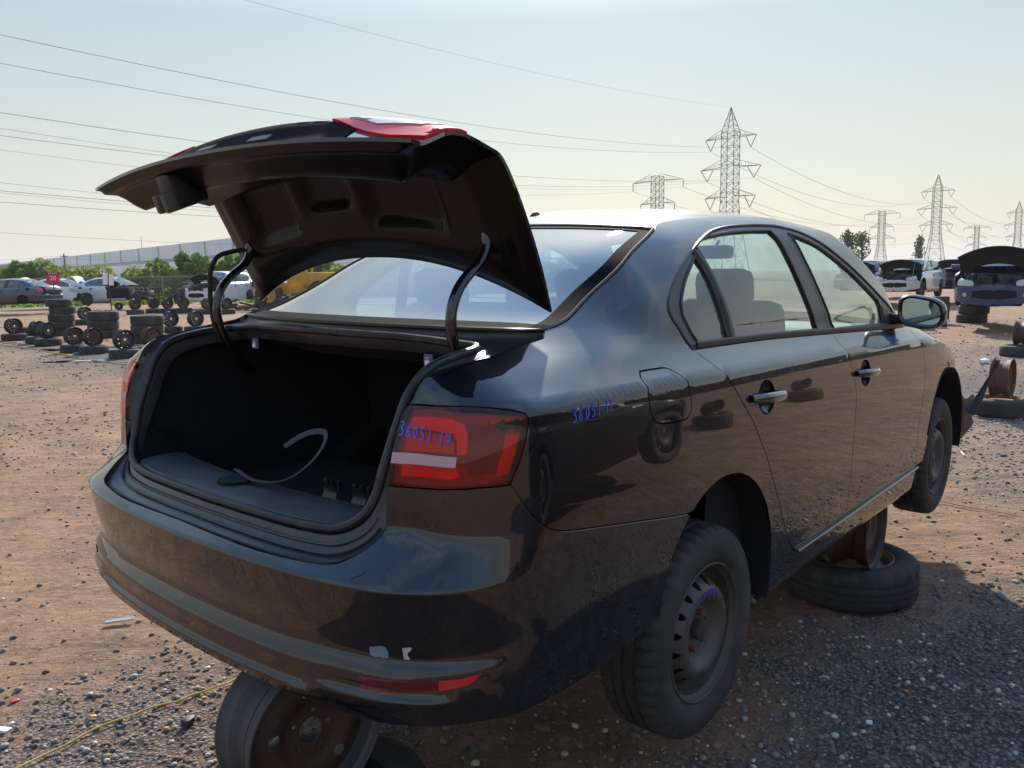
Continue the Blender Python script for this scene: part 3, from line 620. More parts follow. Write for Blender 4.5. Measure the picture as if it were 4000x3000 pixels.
    mesh('inner_panel', P*([1,-1,1] if mir else [1,1,1]), F, 'dark_cavity', CAR)
    for (cu, cz, r) in (RARC, FARC):
        x = cu-1.861; mb = MB(); ys = [-.892, -.70, -.50, -.48]; rs = [r-.001, r-.004, r-.01, .05]
        rows = [[(x+rr*math.cos(R_(a)), y*(-1 if mir else 1), cz+rr*math.sin(R_(a))) for a in np.linspace(-19, 172, 40)] for y, rr in zip(ys, rs)]
        mb.grid(rows).build('wheel_housing', 'dark_cavity', CAR, True)
        # arch lip
        a = np.linspace(-22, 122 if cu < 3 else 176, 50); uu_ = cu+(r+.006)*np.cos(np.radians(a)); zz_ = cz+(r+.006)*np.sin(np.radians(a))
mat('sill_gloss', (.02,.02,.021), .3, coat=1.)
mat('chrome_black', (.10,.10,.105), .12, metal=.8, coat=1.)
flank(-1); flank(1)
# ---- rear bumper
bumper = put_skin('rear_bumper', 'black_paint_bumper', CAR, PS['rear_bumper'])
for s in (1, -1):
    rf = [(.64,.366),(.70,.368),(.754,.369),(.807,.371),(.861,.373),(.906,.376),(.900,.366),(.88,.357),(.84,.350),(.79,.344),(.74,.339),(.69,.335),(.641,.334)]
    rfp = np.array(rf)*[s, 1]
    if s < 0: rfp = rfp[::-1]
    put_skin('reflector', 'lamp_dark', bumper, skin(chain(rfp, [rfp[-1], rfp[0]], step=.006), (), .012, gap=0, flange=.006, proud=.002, crease=False))
    rb = np.array([(.815,.370),(.861,.3715),(.898,.3745),(.893,.366),(.876,.358),(.84,.352),(.815,.350)])*[s, 1]
    if s < 0: rb = rb[::-1]
    put_skin('reflector_prism', 'reflector_red', bumper, skin(chain(rb, [rb[-1], rb[0]], step=.006), (), .012, gap=0, flange=.003, proud=.004, crease=False))
# ---- roof, glass, hood
MB().grid(roof_grid()).build('roof', 'black_paint', CAR, True, None)
MB().grid([r[::1] for r in backlight_grid()]).build('rear_window', 'back_glass', CAR, True, None)
MB().grid(windshield_grid()).build('windshield', 'car_glass', CAR, True, None)
MB().grid(hood_grid()).build('hood', 'black_paint', CAR, True, None)
# black ceramic border and seal of the rear window
bgd = np.array(backlight_grid()); rw = [o for o in CAR.children if o.name.startswith('rear_window')][0]
edge = np.vstack([bgd[:, 0], bgd[-1, 1:], bgd[::-1, -1][1:], bgd[0, ::-1][1:-1]])
MB().tube([(x, y, z+.002) for x, y, z in edge], .006, 6, closed=True).build('window_seal', 'black_trim', rw, True)
def frit(rows, nm):
    MB().grid(rows).build(nm, 'backlight_frit', rw, True, None)
up = np.array([-.35, 0, .93])*.0025
frit([(bgd[0, j]+up, bgd[1, j]+up, bgd[2, j]+up) for j in range(bgd.shape[1])], 'frit_band')
frit([(bgd[-1, j]+up, bgd[-2, j]+up) for j in range(bgd.shape[1])], 'frit_band')
frit([(bgd[i, 0]+up, bgd[i, 1]+up) for i in range(bgd.shape[0])], 'frit_band'); frit([(bgd[i, -2]+up, bgd[i, -1]+up) for i in range(bgd.shape[0])], 'frit_band')
for k_ in range(9):
    i_ = 5+2*k_; row = [tuple(p-np.array([0, 0, .004])) for p in bgd[i_, 2:-2]]; MB().tube(row, .0009, 4).build('defroster_line', 'rim_brown', rw)
an = MB(); an.grid([[(.21+x, s*.018*math.sqrt(max(0, 1-((x-.045)/.05)**2)), 1.388+.03*math.sin(math.pi*min(1, max(0, x/.09)))*(1-s*s)) for s in np.linspace(-1, 1, 9)] for x in np.linspace(-.004, .094, 12)]); an.build('antenna', 'black_trim', CAR, True)
# ---- trunk opening: gutter, seal, trim, lining
LO = [surf(np.array([u]), np.array([z]))[0] for u, z in [(0,.583),(.21,.580),(.412,.579),(.547,.585),(.615,.613),(.646,.65),(.655,.746),(.673,.847),(.712,.914),(.765,.970),(1.075,1.004),(1.171,1.019),(1.288,1.036),(1.316,1.052)]]+[np.array(p) for p in [(-.615,-.45,1.052),(-.665,-.2,1.055),(-.695,0,1.056)]]
SE = [np.array(p) for p in [(-1.085,0,.628),(-1.078,-.18,.627),(-1.058,-.38,.624),(-1.035,-.49,.632),(-1.01,-.545,.665),(-.99,-.563,.71),(-.968,-.572,.78),(-.935,-.576,.86),(-.905,-.582,.925),(-.855,-.587,.972),(-.77,-.585,.995),(-.69,-.575,1.005),(-.655,-.545,1.010),(-.665,-.48,1.015),(-.70,-.35,1.025),(-.745,-.17,1.03),(-.765,0,1.032)]]
def fullloop(A, n=120):
    q = _cr(np.array(A), 12); i = np.linspace(0, len(q)-1, n); q = np.stack([np.interp(i, np.arange(len(q)), q[:, k]) for k in range(3)], -1)
    return np.vstack([q, (q*[1, -1, 1])[::-1][1:-1]])
lo = fullloop(LO); se = fullloop(SE); cen = se.mean(0)
rows = []
for k, (t, dn) in enumerate([(0, 0), (.02, .012), (.30, .026), (.62, .022), (.80, .016), (.86, .004), (.93, .003), (1.0, .012), (1.04, .045)]):
    p = lo*(1-t)+se*t; d = se-lo; nrm = np.array([-.62, 0, .78]); bot = np.clip((.80-se[:, 2])/.15, 0, 1)[:, None]; nv = nrm*(1-bot)+np.array([-.30, 0, .95])*bot
    rows.append(p-nv*dn)
gut = MB(); rows = np.array(rows); gut.grid([[tuple(rows[i, j % len(lo)]) for i in range(len(rows))] for j in range(len(lo)+1)])
tg = gut.build('trunk_gutter', 'trunk_sheet', CAR, True, None)
for t_r, dn_r in ((.50, .018), (.72, .014)):
    rr_ = lo*(1-t_r)+se*t_r; rr_ = rr_-np.array([-.3, 0, .95])*dn_r; kk_ = np.where(se[:, 2] < .70)[0]; kk_ = sorted(kk_, key=lambda i: se[i, 1]); MB().tube([tuple(rr_[i]) for i in kk_], (.004, .003), 6, flat=(0, 0, 1)).build('gutter_ridge', 'sill_plastic', tg, True)
nv = np.where(se[:, 2:3] < .74, np.array([-.25, 0, .95]), np.array([-.6, 0, .78]))
MB().tube([tuple(p) for p in se+nv*.006], .011, 10, closed=True).build('trunk_seal', 'seal_rubber', CAR, True)
# lining: rings from the flange into the boot
z0 = se[:, 2]; ring0 = se-nv*.02; ring1 = np.stack([se[:, 0]+np.where(z0 < .72, .16, .06), se[:, 1]*1.03, np.where(z0 < .72, .60, z0-.02)], -1)
ring2 = np.stack([np.maximum(se[:, 0]+.16, -.9), se[:, 1]*1.07, np.where(z0 < .72, .36, np.clip(z0-.04, .36, .95))], -1); ring3 = np.stack([np.full(len(se), -.05), se[:, 1]*1.05, np.where(z0 < .72, .36, np.clip(z0-.06, .36, .93))], -1); ring4 = np.tile([-.05, 0, .7], (len(se), 1))
lin = MB(); R5 = [ring0, ring1, ring2, ring3, ring4]; lin.grid([[tuple(r[j % len(se)]) for r in R5] for j in range(len(se)+1)]); lin.build('trunk_lining', 'carpet', CAR, True, 30)
# sill trim plate with ribbed inner edge
ys = np.linspace(-.50, .50, 61); pl = []; sx = lambda y: np.interp(abs(y), [0, .18, .38, .49, .53], [-1.085, -1.078, -1.058, -1.035, -1.0])
for y in ys:
    x0 = sx(y)+.012; pl.append([(x0, y, .629), (x0+.006, y, .636), (x0+.03, y, .640), (x0+.085, y, .642), (x0+.125, y, .640), (x0+.138, y, .632), (x0+.142, y, .56)])
keep = [i for i, y in enumerate(ys) if not (-.015 < y < .085)]
g = MB(); g.grid(pl); trim = g.build('sill_trim', 'sill_plastic', CAR, True, 40)
rb = MB()
for y in np.arange(-.47, .48, .0125):
    x0 = sx(y)+.012; rb.box((x0+.130, y, .638), (.020, .006, .010))
rb.build('rib_row', 'sill_plastic', trim)
mb = MB().tube([(sx(.03)+.105, .03, .622), (sx(.03)+.105, .03, .650)], .045, 20); mb.build('latch_pocket', 'dark_cavity', trim, True)
# release icons under the parcel shelf
for y in (-.397, .397):
    i0 = MB().box((-.672, y, .971), (.006, .034, .034), bev=.003).build('release_icon', 'icon_blue', CAR, True)
    MB().box((-.677, y, .965), (.004, .014, .012)).tube([(-.677, y-.004, .971), (-.677, y-.004, .979), (-.677, y+.004, .979), (-.677, y+.004, .971)], .0012, 6).build('padlock_mark', 'white_paint', i0)
# bumper-retainer clips on the inner sill
for y in (-.285, -.385):
    x0 = sx(y)+.15; c = MB(); c.grid([[(x0+.012*math.sin(math.pi*t), y+(s*.028)*(1-.3*t), .632+.052*t) for s in np.linspace(-1, 1, 7)] for t in np.linspace(0, 1, 7)])
    for s in (-1, 0, 1): c.box((x0+.022, y+s*.024, .672), (.014, .012, .026))
    c.build('trim_clip', 'black_trim', CAR, True)
# webbing strap looped over the sill
sp = smooth_line(np.array([(-.91,.14,.645),(-.93,.09,.652),(-.955,.02,.656),(-.965,-.05,.655),(-.93,-.12,.66),(-.86,-.13,.69),(-.80,-.12,.735),(-.775,-.09,.76),(-.79,-.03,.752),(-.83,.02,.715)]), .008)
MB().tube(sp, (.0025, .0085), 8, flat=(.2, .3, 1)).build('luggage_strap', 'webbing', CAR, True)
# ---- tail lamps
def tail_lamp(side):
    mir = side > 0; O = chain(LAMP_TOP, LAMP_RIGHT, LAMP_BOT, LAMP_LEFT)
    L = put_skin('tail_lamp', 'lens_red', CAR, skin(O, (), .014, gap=.0025, flange=.012, proud=.003, crease=False), mir)
    back = put_skin('lamp_housing', 'lamp_mid', L, skin(O, (), .012, gap=.003, flange=0, proud=-.022, crease=False), mir)
    def pt(nm, m, P, pr, sp=.012, sub=None): return put_skin(nm, m, L, skin(chain(*[[P[i], P[(i+1) % len(P)]] for i in range(len(P))], step=.006), (), sp, gap=0, flange=.010, proud=pr, crease=False), mir)
    pt('dark_reflector', 'lamp_dark', [(.905,.885),(.96,.882),(.985,.868),(.975,.835),(.955,.785),(.90,.776),(.885,.80),(.897,.83)], -.017)
    pt('light_guide', 'lamp_bright', [(.722,.893),(.78,.896),(.86,.894),(.893,.884),(.900,.862),(.893,.825),(.885,.822),(.868,.822),(.868,.850),(.860,.864),(.80,.868),(.712,.868)], -.012)
    pt('brake_light', 'lamp_red', [(.710,.862),(.79,.862),(.845,.858),(.858,.846),(.858,.822),(.695,.820)], -.015)
    pt('turn_light', 'lamp_bright', [(.690,.792),(.86,.792),(.872,.775),(.84,.768),(.686,.766)], -.015)
    pt('side_marker', 'lamp_red', [(.985,.862),(1.015,.862),(1.002,.82),(.985,.782),(.960,.775),(.965,.80),(.978,.835)], -.012)
    w_ = put_skin('reversing_light', 'lamp_white', L, skin(chain([(.668,.817),(.872,.818)], [(.872,.818),(.868,.796)], [(.868,.796),(.664,.794)], [(.664,.794),(.668,.817)], step=.008), (), .012, gap=0, flange=.004, proud=.0038, crease=False), mir)
    return L
LR = tail_lamp(-1); LLf = tail_lamp(1)
# ---- handwriting: strokes laid on the skin
GL_ = {'3': [[(.05,.95),(.55,1),(.75,.85),(.3,.55),(.75,.42),(.7,.1),(.1,0)]], '6': [[(.75,1),(.3,.6),(.1,.2),(.4,0),(.7,.2),(.5,.45),(.15,.3)]], '0': [[(.45,.9),(.15,.5),(.3,.05),(.65,.15),(.7,.65),(.45,.9)]],
       '5': [[(.75,1),(.3,.95),(.2,.55),(.6,.5),(.65,.15),(.1,0)]], '1': [[(.5,1),(.35,0)]], '.': [[(.25,.40),(.55,.46)]], '7': [[(.1,.85),(.7,.9),(.35,.0)],[(.2,.45),(.65,.48)]]}
def scribble(text, u0, z0, h, wd, slope, parent, proud, m='blue_marker', r=.0016, side=-1, name='marker_number', lean=.15):
    mb = MB(); x = 0
    for ch in text:
        for st in GL_[ch]:
            P = smooth_line(np.array(st), .12); u = u0+(x+P[:, 0]*.8+P[:, 1]*lean)*wd; z = z0+P[:, 1]*h+(u-u0)*slope
            p = surf(u, z)+surf_n(u, z)*proud; mb.tube(p, (r*.3, r), 6, flat=tuple(surf_n(u[:1], z[:1])[0]))
        x += {'1': .75, '.': .7}.get(ch, 1.12)
    return mb.build(name, m, parent, True)
qp = [o for o in CAR.children if o.name.startswith('quarter_panel')][0]; dr = [o for o in CAR.children if o.name.startswith('rear_door')][0]; df = [o for o in CAR.children if o.name.startswith('front_door')][0]
scribble('36051.17', .686, .853, .027, .0235, -.10, LR, .0048, r=.0021)
scribble('36051.17', 1.165, .868, .030, .020, .06, qp, .0008, r=.0018)
mat('blue_marker_faint', (.03,.045,.14), .5)
scribble('36051.17', 2.235, .872, .020, .020, .02, dr, .0008, 'blue_marker_faint', .0009)
scribble('3605117', 3.50, .895, .022, .022, .0, df, .0008, r=.0022)
# scratches and scuffs on the bumper
for k, (u, z, l, a) in enumerate([(.70,.585,.03,-1.0),(.76,.60,.02,1.2),(.58,.548,.035,-1.5),(.47,.545,.04,-1.55),(.30,.545,.03,-1.5),(.265,.543,.035,-1.5),(.62,.57,.03,.4)]):
    t = np.linspace(0, 1, 6); uu_ = u+math.cos(a)*l*t; zz_ = z+math.sin(a)*l*t; MB().tube(surf(uu_, zz_)+surf_n(uu_, zz_)*.0006, (.0003, .0008), 5, flat=(0,0,1)).build('scratch', 'grey_plastic', bumper, True)
def patch(name, m, P, parent, proud=.0015, fl=.002): return put_skin(name, m, parent, skin(chain(np.array(P), np.array([P[-1], P[0]]), step=.004), (), .01, gap=0, flange=fl, proud=proud, crease=False))
mat('sticker_blue', (.16,.22,.30), .35); mat('sticker_white', (.45,.43,.41), .5)
patch('sticker', 'sticker_blue', [(.655,.425),(.695,.430),(.700,.405),(.690,.398),(.655,.400)], bumper)
patch('sticker', 'sticker_white', [(.735,.432),(.757,.434),(.752,.426),(.745,.418),(.755,.400),(.738,.398)], bumper)
# ---- trunk lid, modelled shut and swung open about its hinge
LB = [(-.715,1.055,-.569,1.033,.646),(-.80,1.06,-.70,1.026,.652),(-.92,1.055,-.86,1.008,.652),(-1.01,1.042,-.955,.992,.646),(-1.045,1.036,-.981,.984,.640),(-1.068,1.00,-1.004,.950,.645),(-1.112,.92,-1.032,.905,.652),(-1.140,.850,-1.055,.86,.66),(-1.146,.80,-1.068,.81,.668),(-1.128,.73,-1.070,.745,.685),(-1.122,.69,-1.072,.70,.698),(-1.135,.645,-1.085,.668,.705)]
def lid_surf(a, b):
    B = _lidc[np.clip((np.asarray(b)*(len(_lidc)-1)).astype(int), 0, len(_lidc)-1)]; A = np.abs(a)
    return np.stack([B[:, 0]+(B[:, 2]-B[:, 0])*A**2.2, a*B[:, 4], B[:, 1]+(B[:, 3]-B[:, 1])*A**2], -1)
_lidc = _cr(np.array(LB), 40)
def lid_n(a, b, e=.01):
    p = lid_surf(np.clip(a+e, -1, 1), b)-lid_surf(np.clip(a-e, -1, 1), b); q = lid_surf(a, np.clip(b+e, 0, 1))-lid_surf(a, np.clip(b-e, 0, 1)); n = np.cross(p, q); n /= np.linalg.norm(n, axis=1)[:, None]; return n*np.sign(n[:, 2:3]-n[:, 0:1]+1e-9)
na, nb = 72, 90; Aa, Bb = np.meshgrid(np.linspace(-1, 1, na), np.linspace(0, 1, nb)); Po = lid_surf(Aa.ravel(), Bb.ravel()); No = lid_n(Aa.ravel(), Bb.ravel())
TH = R_(69); XH, ZH = -.478, 1.0
def swing(P):
    P = np.asarray(P, float); x, z = P[..., 0]-XH, P[..., 2]-ZH; return np.stack([XH+math.cos(TH)*x+math.sin(TH)*z, P[..., 1], ZH-math.sin(TH)*x+math.cos(TH)*z], -1)
Fo = [(j*na+i, j*na+i+1, (j+1)*na+i+1, (j+1)*na+i) for j in range(nb-1) for i in range(na-1)]
lid = mesh('trunk_lid', swing(Po), Fo, 'black_paint', CAR, True)
def sm(x, a, b): t = np.clip((x-a)/(b-a), 0, 1); return t*t*(3-2*t)
def inner_depth(a, b):
    A = np.abs(a); e = sm(A, 1., .93)*sm(b, 0., .035)*sm(b, 1.0, .965)
    d = .008+e*(.020+.020*sm(b, .08, .02)*0)
    d = d+e*.070*sm(b, .38, .46)*sm(b, .93, .84)*sm(A, .97, .86)
    d = d+e*.022*sm(A, .93, .84)*sm(b, .02, .08)*sm(b, .42, .35)
    for (a0, a1, b0, b1) in ((-.62,-.12,.10,.30),(-.06,.30,.14,.30),(.36,.74,.10,.30)):
        d = d-.026*sm(a, a0, a0+.05)*sm(a, a1, a1-.05)*sm(b, b0, b0+.035)*sm(b, b1, b1-.035)
    for (a0, a1) in ((-.80,-.30),(.30,.80)):
        d = d-.03*sm(a, a0, a0+.06)*sm(a, a1, a1-.06)*sm(b, .58, .61)*sm(b, .80, .77)
    return np.maximum(d, .004)
Pi = Po-No*inner_depth(Aa.ravel(), Bb.ravel())[:, None]
mesh('inner_lid', swing(Pi), [f[::-1] for f in Fo], 'black_inner_paint', lid, True)
rim_idx = [i for i in range(na)]+[j*na+na-1 for j in range(1, nb)]+[(nb-1)*na+i for i in range(na-2, -1, -1)]+[j*na for j in range(nb-2, 0, -1)]
k = len(rim_idx); Pe = np.vstack([swing(Po)[rim_idx], swing(Pi)[rim_idx]]); mesh('lid_hem', Pe, [(i, (i+1) % k, k+(i+1) % k, k+i) for i in range(k)], 'black_paint', lid, True)
def lid_patch(name, m, P, off, fl=.006, parent=None):
    P = chain(*[[P[i], P[(i+1) % len(P)]] for i in range(len(P))], step=.02); A_, T_, idx = fill(P, (), .03); q = lid_surf(A_[:, 0], A_[:, 1]); n = lid_n(A_[:, 0], A_[:, 1]); V = list(swing(q+n*off)); F = [tuple(t) for t in T_]
    l = idx[0]; kk = len(V); V += list(swing((q-n*.004)[l])); mm = len(l); F += [(l[i], l[(i+1) % mm], kk+(i+1) % mm, kk+i) for i in range(mm)]
    return mesh(name, V, F, m, parent or lid, True, None, 40)
for s in (-1, 1):
    lp = lid_patch('lid_lamp', 'lid_lamp_red', [(s*.47,.715),(s*.60,.665),(s*.78,.625),(s*.985,.585),(s*.992,.70),(s*.985,.845),(s*.85,.86),(s*.66,.79)], .006)
    lid_patch('lid_lamp_lens', 'lid_lamp_clear', [(s*.56,.712),(s*.70,.672),(s*.93,.64),(s*.90,.735),(s*.74,.765)], .0085, parent=lp)
    lid_patch('plate_light', 'grey_plastic', [(s*.12,.80),(s*.24,.80),(s*.24,.84),(s*.12,.84)], .006)
lid_patch('plate_recess_shade', 'backlight_frit', [(-.66,.76),(-.40,.72),(.0,.70),(.40,.72),(.50,.75),(.62,.81),(.60,.955),(.0,.955),(-.66,.955)], .002)  # flat matte-black patch; its dark colour stands in for shade in the recess
# latch bracket hanging from the inner lid, buffers
lb = MB(); P0 = swing(np.array([[-1.07, .06, .70]]))[0]
lb.box(tuple(swing(np.array([-1.045, .28, .71]))), (.10, .075, .10), Matrix.Rotation(TH, 3, 'Y'), bev=.012)
lt = lb.build('latch', 'black_trim', lid, True)
b2 = MB()
for s in (-1, 1): b2.box(tuple(swing(np.array([-1.02, .28+s*.022, .655]))), (.05, .022, .05), Matrix.Rotation(TH, 3, 'Y'), bev=.006)
b2.build('latch_fork', 'bare_dark', lt, True) if 'bare_dark' in MATS else b2.build('latch_fork', 'grey_plastic', lt, True)
# gooseneck hinge arms
armR = [(-.60,-.53,.86),(-.665,-.53,.93),(-.706,-.53,1.0),(-.722,-.53,1.05),(-.722,-.53,1.10),(-.700,-.53,1.15),(-.660,-.53,1.19),(-.620,-.53,1.22),(-.598,-.53,1.255),(-.595,-.53,1.30)]
for s in (1, -1):
    P = smooth_line(np.array(armR)*[1, s, 1], .01); a = MB().tube(P, (.015, .013), 12, flat=(0, 1, 0)).build('hinge_arm', 'black_paint', CAR, True)
    P2 = smooth_line(np.array([(-.715,-.555,1.0),(-.728,-.555,1.07),(-.730,-.555,1.14),(-.725,-.555,1.20),(-.700,-.552,1.245),(-.655,-.545,1.262),(-.61,-.535,1.27)])*[1, s, 1], .012)
    if s < 0: MB().tube(P2, .008, 8).build('wiring_sleeve', 'rubber', a, True)
# ---- interior
def seat(x, y, w, kids):
    s = MB(); s.box((x, y, .47), (.50, w, .18), bev=.05); s.box((x-.27, y, .78), (.16, w*.96, .62), Matrix.Rotation(R_(-14), 3, 'Y'), bev=.06)
    o = s.build('seat', 'seat_cloth', CAR, True)
    for hy in kids: MB().box((x-.36, y+hy, 1.135), (.10, .25, .16), Matrix.Rotation(R_(-12), 3, 'Y'), bev=.045).build('headrest', 'seat_cloth', o, True)
seat(1.40, -.37, .50, (0,)); seat(1.40, .37, .50, (0,)); seat(.52, 0, 1.30, (-.40, .40))
MB().box((-.18, 0, 1.0), (.62, 1.22, .03), bev=.008).build('parcel_shelf', 'carpet', CAR, True)
d = MB(); d.grid([[(x, y, z) for y in np.linspace(-.72, .72, 12)] for x, z in [(1.72,.66),(1.74,.80),(1.80,.90),(1.92,.945),(2.10,.95),(2.35,.93)]]); d.build('dashboard', 'grey_plastic', CAR, True, None)
st = MB(); st.tube([(1.62+.05*math.sin(t)*.5, .37+.185*math.cos(t), .90+.175*math.sin(t)) for t in np.linspace(0, 2*math.pi, 40, endpoint=False)], .015, 8, closed=True); st.box((1.63, .37, .89), (.04, .16, .10), bev=.02); st.box((1.63, .37, .90), (.02, .36, .03)); st.build('steering_wheel', 'black_trim', CAR, True)
MB().box((1.63, 0, 1.30), (.02, .24, .065), bev=.02).bar((1.66, 0, 1.30), (1.72, 0, 1.36), .008, 8).build('interior_mirror', 'black_trim', CAR, True)
hl = [[(x+.0, y*.97, z-.03) for x, y, z in r] for r in roof_grid(12, 12)]; MB().grid([r[::-1] for r in hl]).build('headliner', 'headliner', CAR, True, None)
for s in (-1, 1):
    us = np.linspace(1.95, 4.0, 16); rows = []
    for z, o in ((.955, .012), (.94, .07), (.60, .10), (.28, .10)):
        p = surf(us, np.full(16, z)); p[:, 1] += o; rows.append([tuple(q) for q in p*[1, -s, 1]])
    MB().grid(rows).build('door_card', 'carpet', CAR, True)
    MB().grid([[tuple(p*[1, -s, 1]) for p in r] for r in [edge_pts(APIL, 12)*[1, .95, 1]-[0, 0, .01], edge_pts(DLO[14:], 12)*[1, .95, 1]]]).build('pillar_trim', 'headliner', CAR, True)
# ---- underbody
ub = MB(); ub.box((1.2, 0, .22), (4.3, 1.0, .10), bev=.02); ub.box((1.33, 0, .20), (1.9, 1.62, .08), bev=.02); ub.box((-.66, 0, .43), (.76, 1.1, .2), bev=.05); ub.box((2.95, 0, .35), (.7, 1.0, .4), bev=.05)
ub.build('underbody', 'dark_cavity', CAR, True)
MB().tube([(2.2, .05, .17), (1.0, .08, .16), (.3, .10, .17), (-.2, .3, .2), (-.75, .45, .27)], .03, 10).build('exhaust_pipe', 'rim_brown', CAR, True)
MB().bar((0, -.72, .17), (0, .72, .17), .04, 12).build('rear_axle', 'rim_black', CAR, True)
mb = MB(); P = [(.03, -.60+.05*math.cos(t), .22+.02*t) for t in np.linspace(0, 18, 90)]; P = [(.03+.05*math.sin(t), -.62+.05*math.cos(t), .22+.018*t) for t in np.linspace(0, 20, 110)]; mb.tube(P, .007, 6); mb.build('coil_spring', 'rim_black', CAR, True)
MB().box((-.245, -.845, .545), (.035, .006, .07), Matrix.Rotation(R_(35), 3, 'Y')).build('orange_clip', 'orange_plastic', CAR)
for x, z in ((0.0, .144), (2.651, .220)):
    for s in (-1, 1): car_wheel(CAR, (x, s*.769, z), s, hero=True)
# scribble on the rear rim dome: strokes on the disc
rw_ = [o for o in CAR.children if o.name.startswith('wheel') and 'housing' not in o.name and o.location.x < 1 and o.location.y < 0][0]
mb = MB()
for k in range(11):
    a0 = R_(58+k*6); mb.tube([((.112+.012*math.sin(k*2.3))*math.cos(a0), -.0915, (.112+.012*math.sin(k*2.3))*math.sin(a0)), ((.128)*math.cos(a0+.05), -.0895, (.128)*math.sin(a0+.05))], (.0006, .0022), 6)
mb.build('marker_number', 'blue_marker', rw_, True)
# ---- door mirror
mir = MB(); my = -.905
def mirror_row(x, sy, sz, dy=0., dz=0.):
    row = []
    for t in np.linspace(0, 2*math.pi, 40, endpoint=False):
        c, s = math.cos(t), math.sin(t); k = (abs(c)**3.2+abs(s)**3.2)**(-1/3.2); row.append((x, my+dy+sy*c*k-.012*s*k*0, 1.022+dz+sz*s*k+.016*c*k*(1 if s > 0 else .4)))
    return row
rws = [mirror_row(1.925, .083, .056), mirror_row(1.918, .092, .065), mirror_row(1.93, .100, .073), mirror_row(1.97, .100, .073), mirror_row(2.02, .088, .062), mirror_row(2.06, .06, .04), mirror_row(2.075, .01, .01)]
mir.grid([[r[j % 40] for r in rws] for j in range(41)]); mo = mir.build('door_mirror', 'black_paint', CAR, True, 50)
g = MB(); r0 = mirror_row(1.932, .084, .057); g.add(r0, [tuple(range(40))[::-1]]); g.build('mirror_glass', 'mirror_glass', mo)
MB().box((1.99, -.795, .985), (.07, .10, .05), bev=.015).build('mirror_stem', 'black_trim', mo, True)
put_skin('mirror_base', 'black_trim', mo, skin(chain([(3.715,1.05),(3.80,1.02),(3.93,.985),(4.0,.965)], [(4.0,.965),(3.72,.97)], [(3.72,.97),(3.715,1.05)]), (), .03, gap=0, flange=.004, proud=.004, crease=False))
# ---- torn front bumper corner, pulled out ahead of the front wheel
fb = MB(); rowsf = []
for t in np.linspace(0, 1, 9):
    x = 2.99+.42*t; y = -.842-.035*t; rowsf.append([(x, y+.014*math.sin(k*.9), z) for k, z in enumerate(np.linspace(.215+.09*t*t, .545-.10*t+.025*math.sin(9*t), 8))])
fb.grid(rowsf); fbo = fb.build('torn_bumper_corner', 'maroon_plastic', CAR, True)
sp_ = MB()
for k in range(3):
    sp_.tube([(3.20+.02*k, -.875-.01*k, .40-.012*k), (3.28, -.915-.008*k, .49-.01*k), (3.33, -.955, .59), (3.345, -.985, .67+.012*k)], (.004, .010), 6, flat=(1, 0, 0))
for k in range(9): sp_.box((3.25+.010*k, -.90-.0095*k, .455+.024*k), (.012, .004, .03))
sp_.build('grille_strip', 'black_trim', fbo, True)
# ================================================================== the yard ground
def vnoise(x, y, s, seed=0):
    x = np.asarray(x)*s; y = np.asarray(y)*s; xi = np.floor(x).astype(np.int64); yi = np.floor(y).astype(np.int64); fx = x-xi; fy = y-yi; fx = fx*fx*(3-2*fx); fy = fy*fy*(3-2*fy)
    def h(a, b): v = np.sin((a*127.1+b*311.7+seed*74.7))*43758.5453; return v-np.floor(v)
    return (h(xi, yi)*(1-fx)+h(xi+1, yi)*fx)*(1-fy)+(h(xi, yi+1)*(1-fx)+h(xi+1, yi+1)*fx)*fy
def fbm(x, y, s, o=4, seed=0): return sum(vnoise(x, y, s*2**k, seed+k)*.5**k for k in range(o))/sum(.5**k for k in range(o))
def gravel_mask(x, y):
    x = np.asarray(x, float); y = np.asarray(y, float)
    m = fbm(x, y, .45, 4, 3)*1.5-.62
    for cx, cy, sx, sy, a in ((-.9,.9,1.0,.7,.75),(1.6,-1.9,1.6,1.1,.85),(-.2,-.7,1.6,.9,.45),(5.3,17.,1.6,9.,.5),(7.5,-.6,3.,1.6,.5),(14,1.5,7,2.2,.35),(-.3,2.6,1.6,1.0,-.5),(2.5,6.5,3.5,4,-.45),(9,26,3,12,-.5),(3.6,-.3,1.0,.5,-.45)):
        m = m+a*np.exp(-((x-cx)/sx)**2-((y-cy)/sy)**2)
    return np.clip(m, 0, 1)
def ground_h(x, y):
    near = np.exp(-((np.asarray(x)-1)**2+(np.asarray(y)-2)**2)/14.**2)
    return near*((fbm(x, y, .8, 3, 11)-.5)*.035+(fbm(x, y, 5., 3, 21)-.5)*.022+(vnoise(x, y, 19, 31)-.5)*.010)
def axis_pts(a, b, st):
    core = list(np.arange(a, b, st)); d = st; p = b; hi = []
    while p < 2500: d *= 1.12; p += d; hi.append(p)
    d = st; p = a; lo = []
    while p > -2500: d *= 1.12; p -= d; lo.append(p)
    return np.array(lo[::-1]+core+hi)
xs = axis_pts(-2.2, 6.0, .032); ys = axis_pts(-3.0, 5.5, .032)
GX, GY = np.meshgrid(xs, ys, indexing='ij'); GZ = ground_h(GX, GY)
nx_, ny_ = GX.shape; me = bpy.data.meshes.new('ground')
idx = (np.arange(nx_-1)[:, None]*ny_+np.arange(ny_-1)[None]).ravel(); q = np.stack([idx, idx+ny_, idx+ny_+1, idx+1], -1)
me.vertices.add(nx_*ny_); me.vertices.foreach_set('co', np.stack([GX, GY, GZ], -1).astype(np.float32).ravel())
me.loops.add(len(q)*4); me.loops.foreach_set('vertex_index', q.astype(np.int32).ravel()); me.polygons.add(len(q)); me.polygons.foreach_set('loop_start', np.arange(0, len(q)*4, 4, dtype=np.int32)); me.update(calc_edges=True)
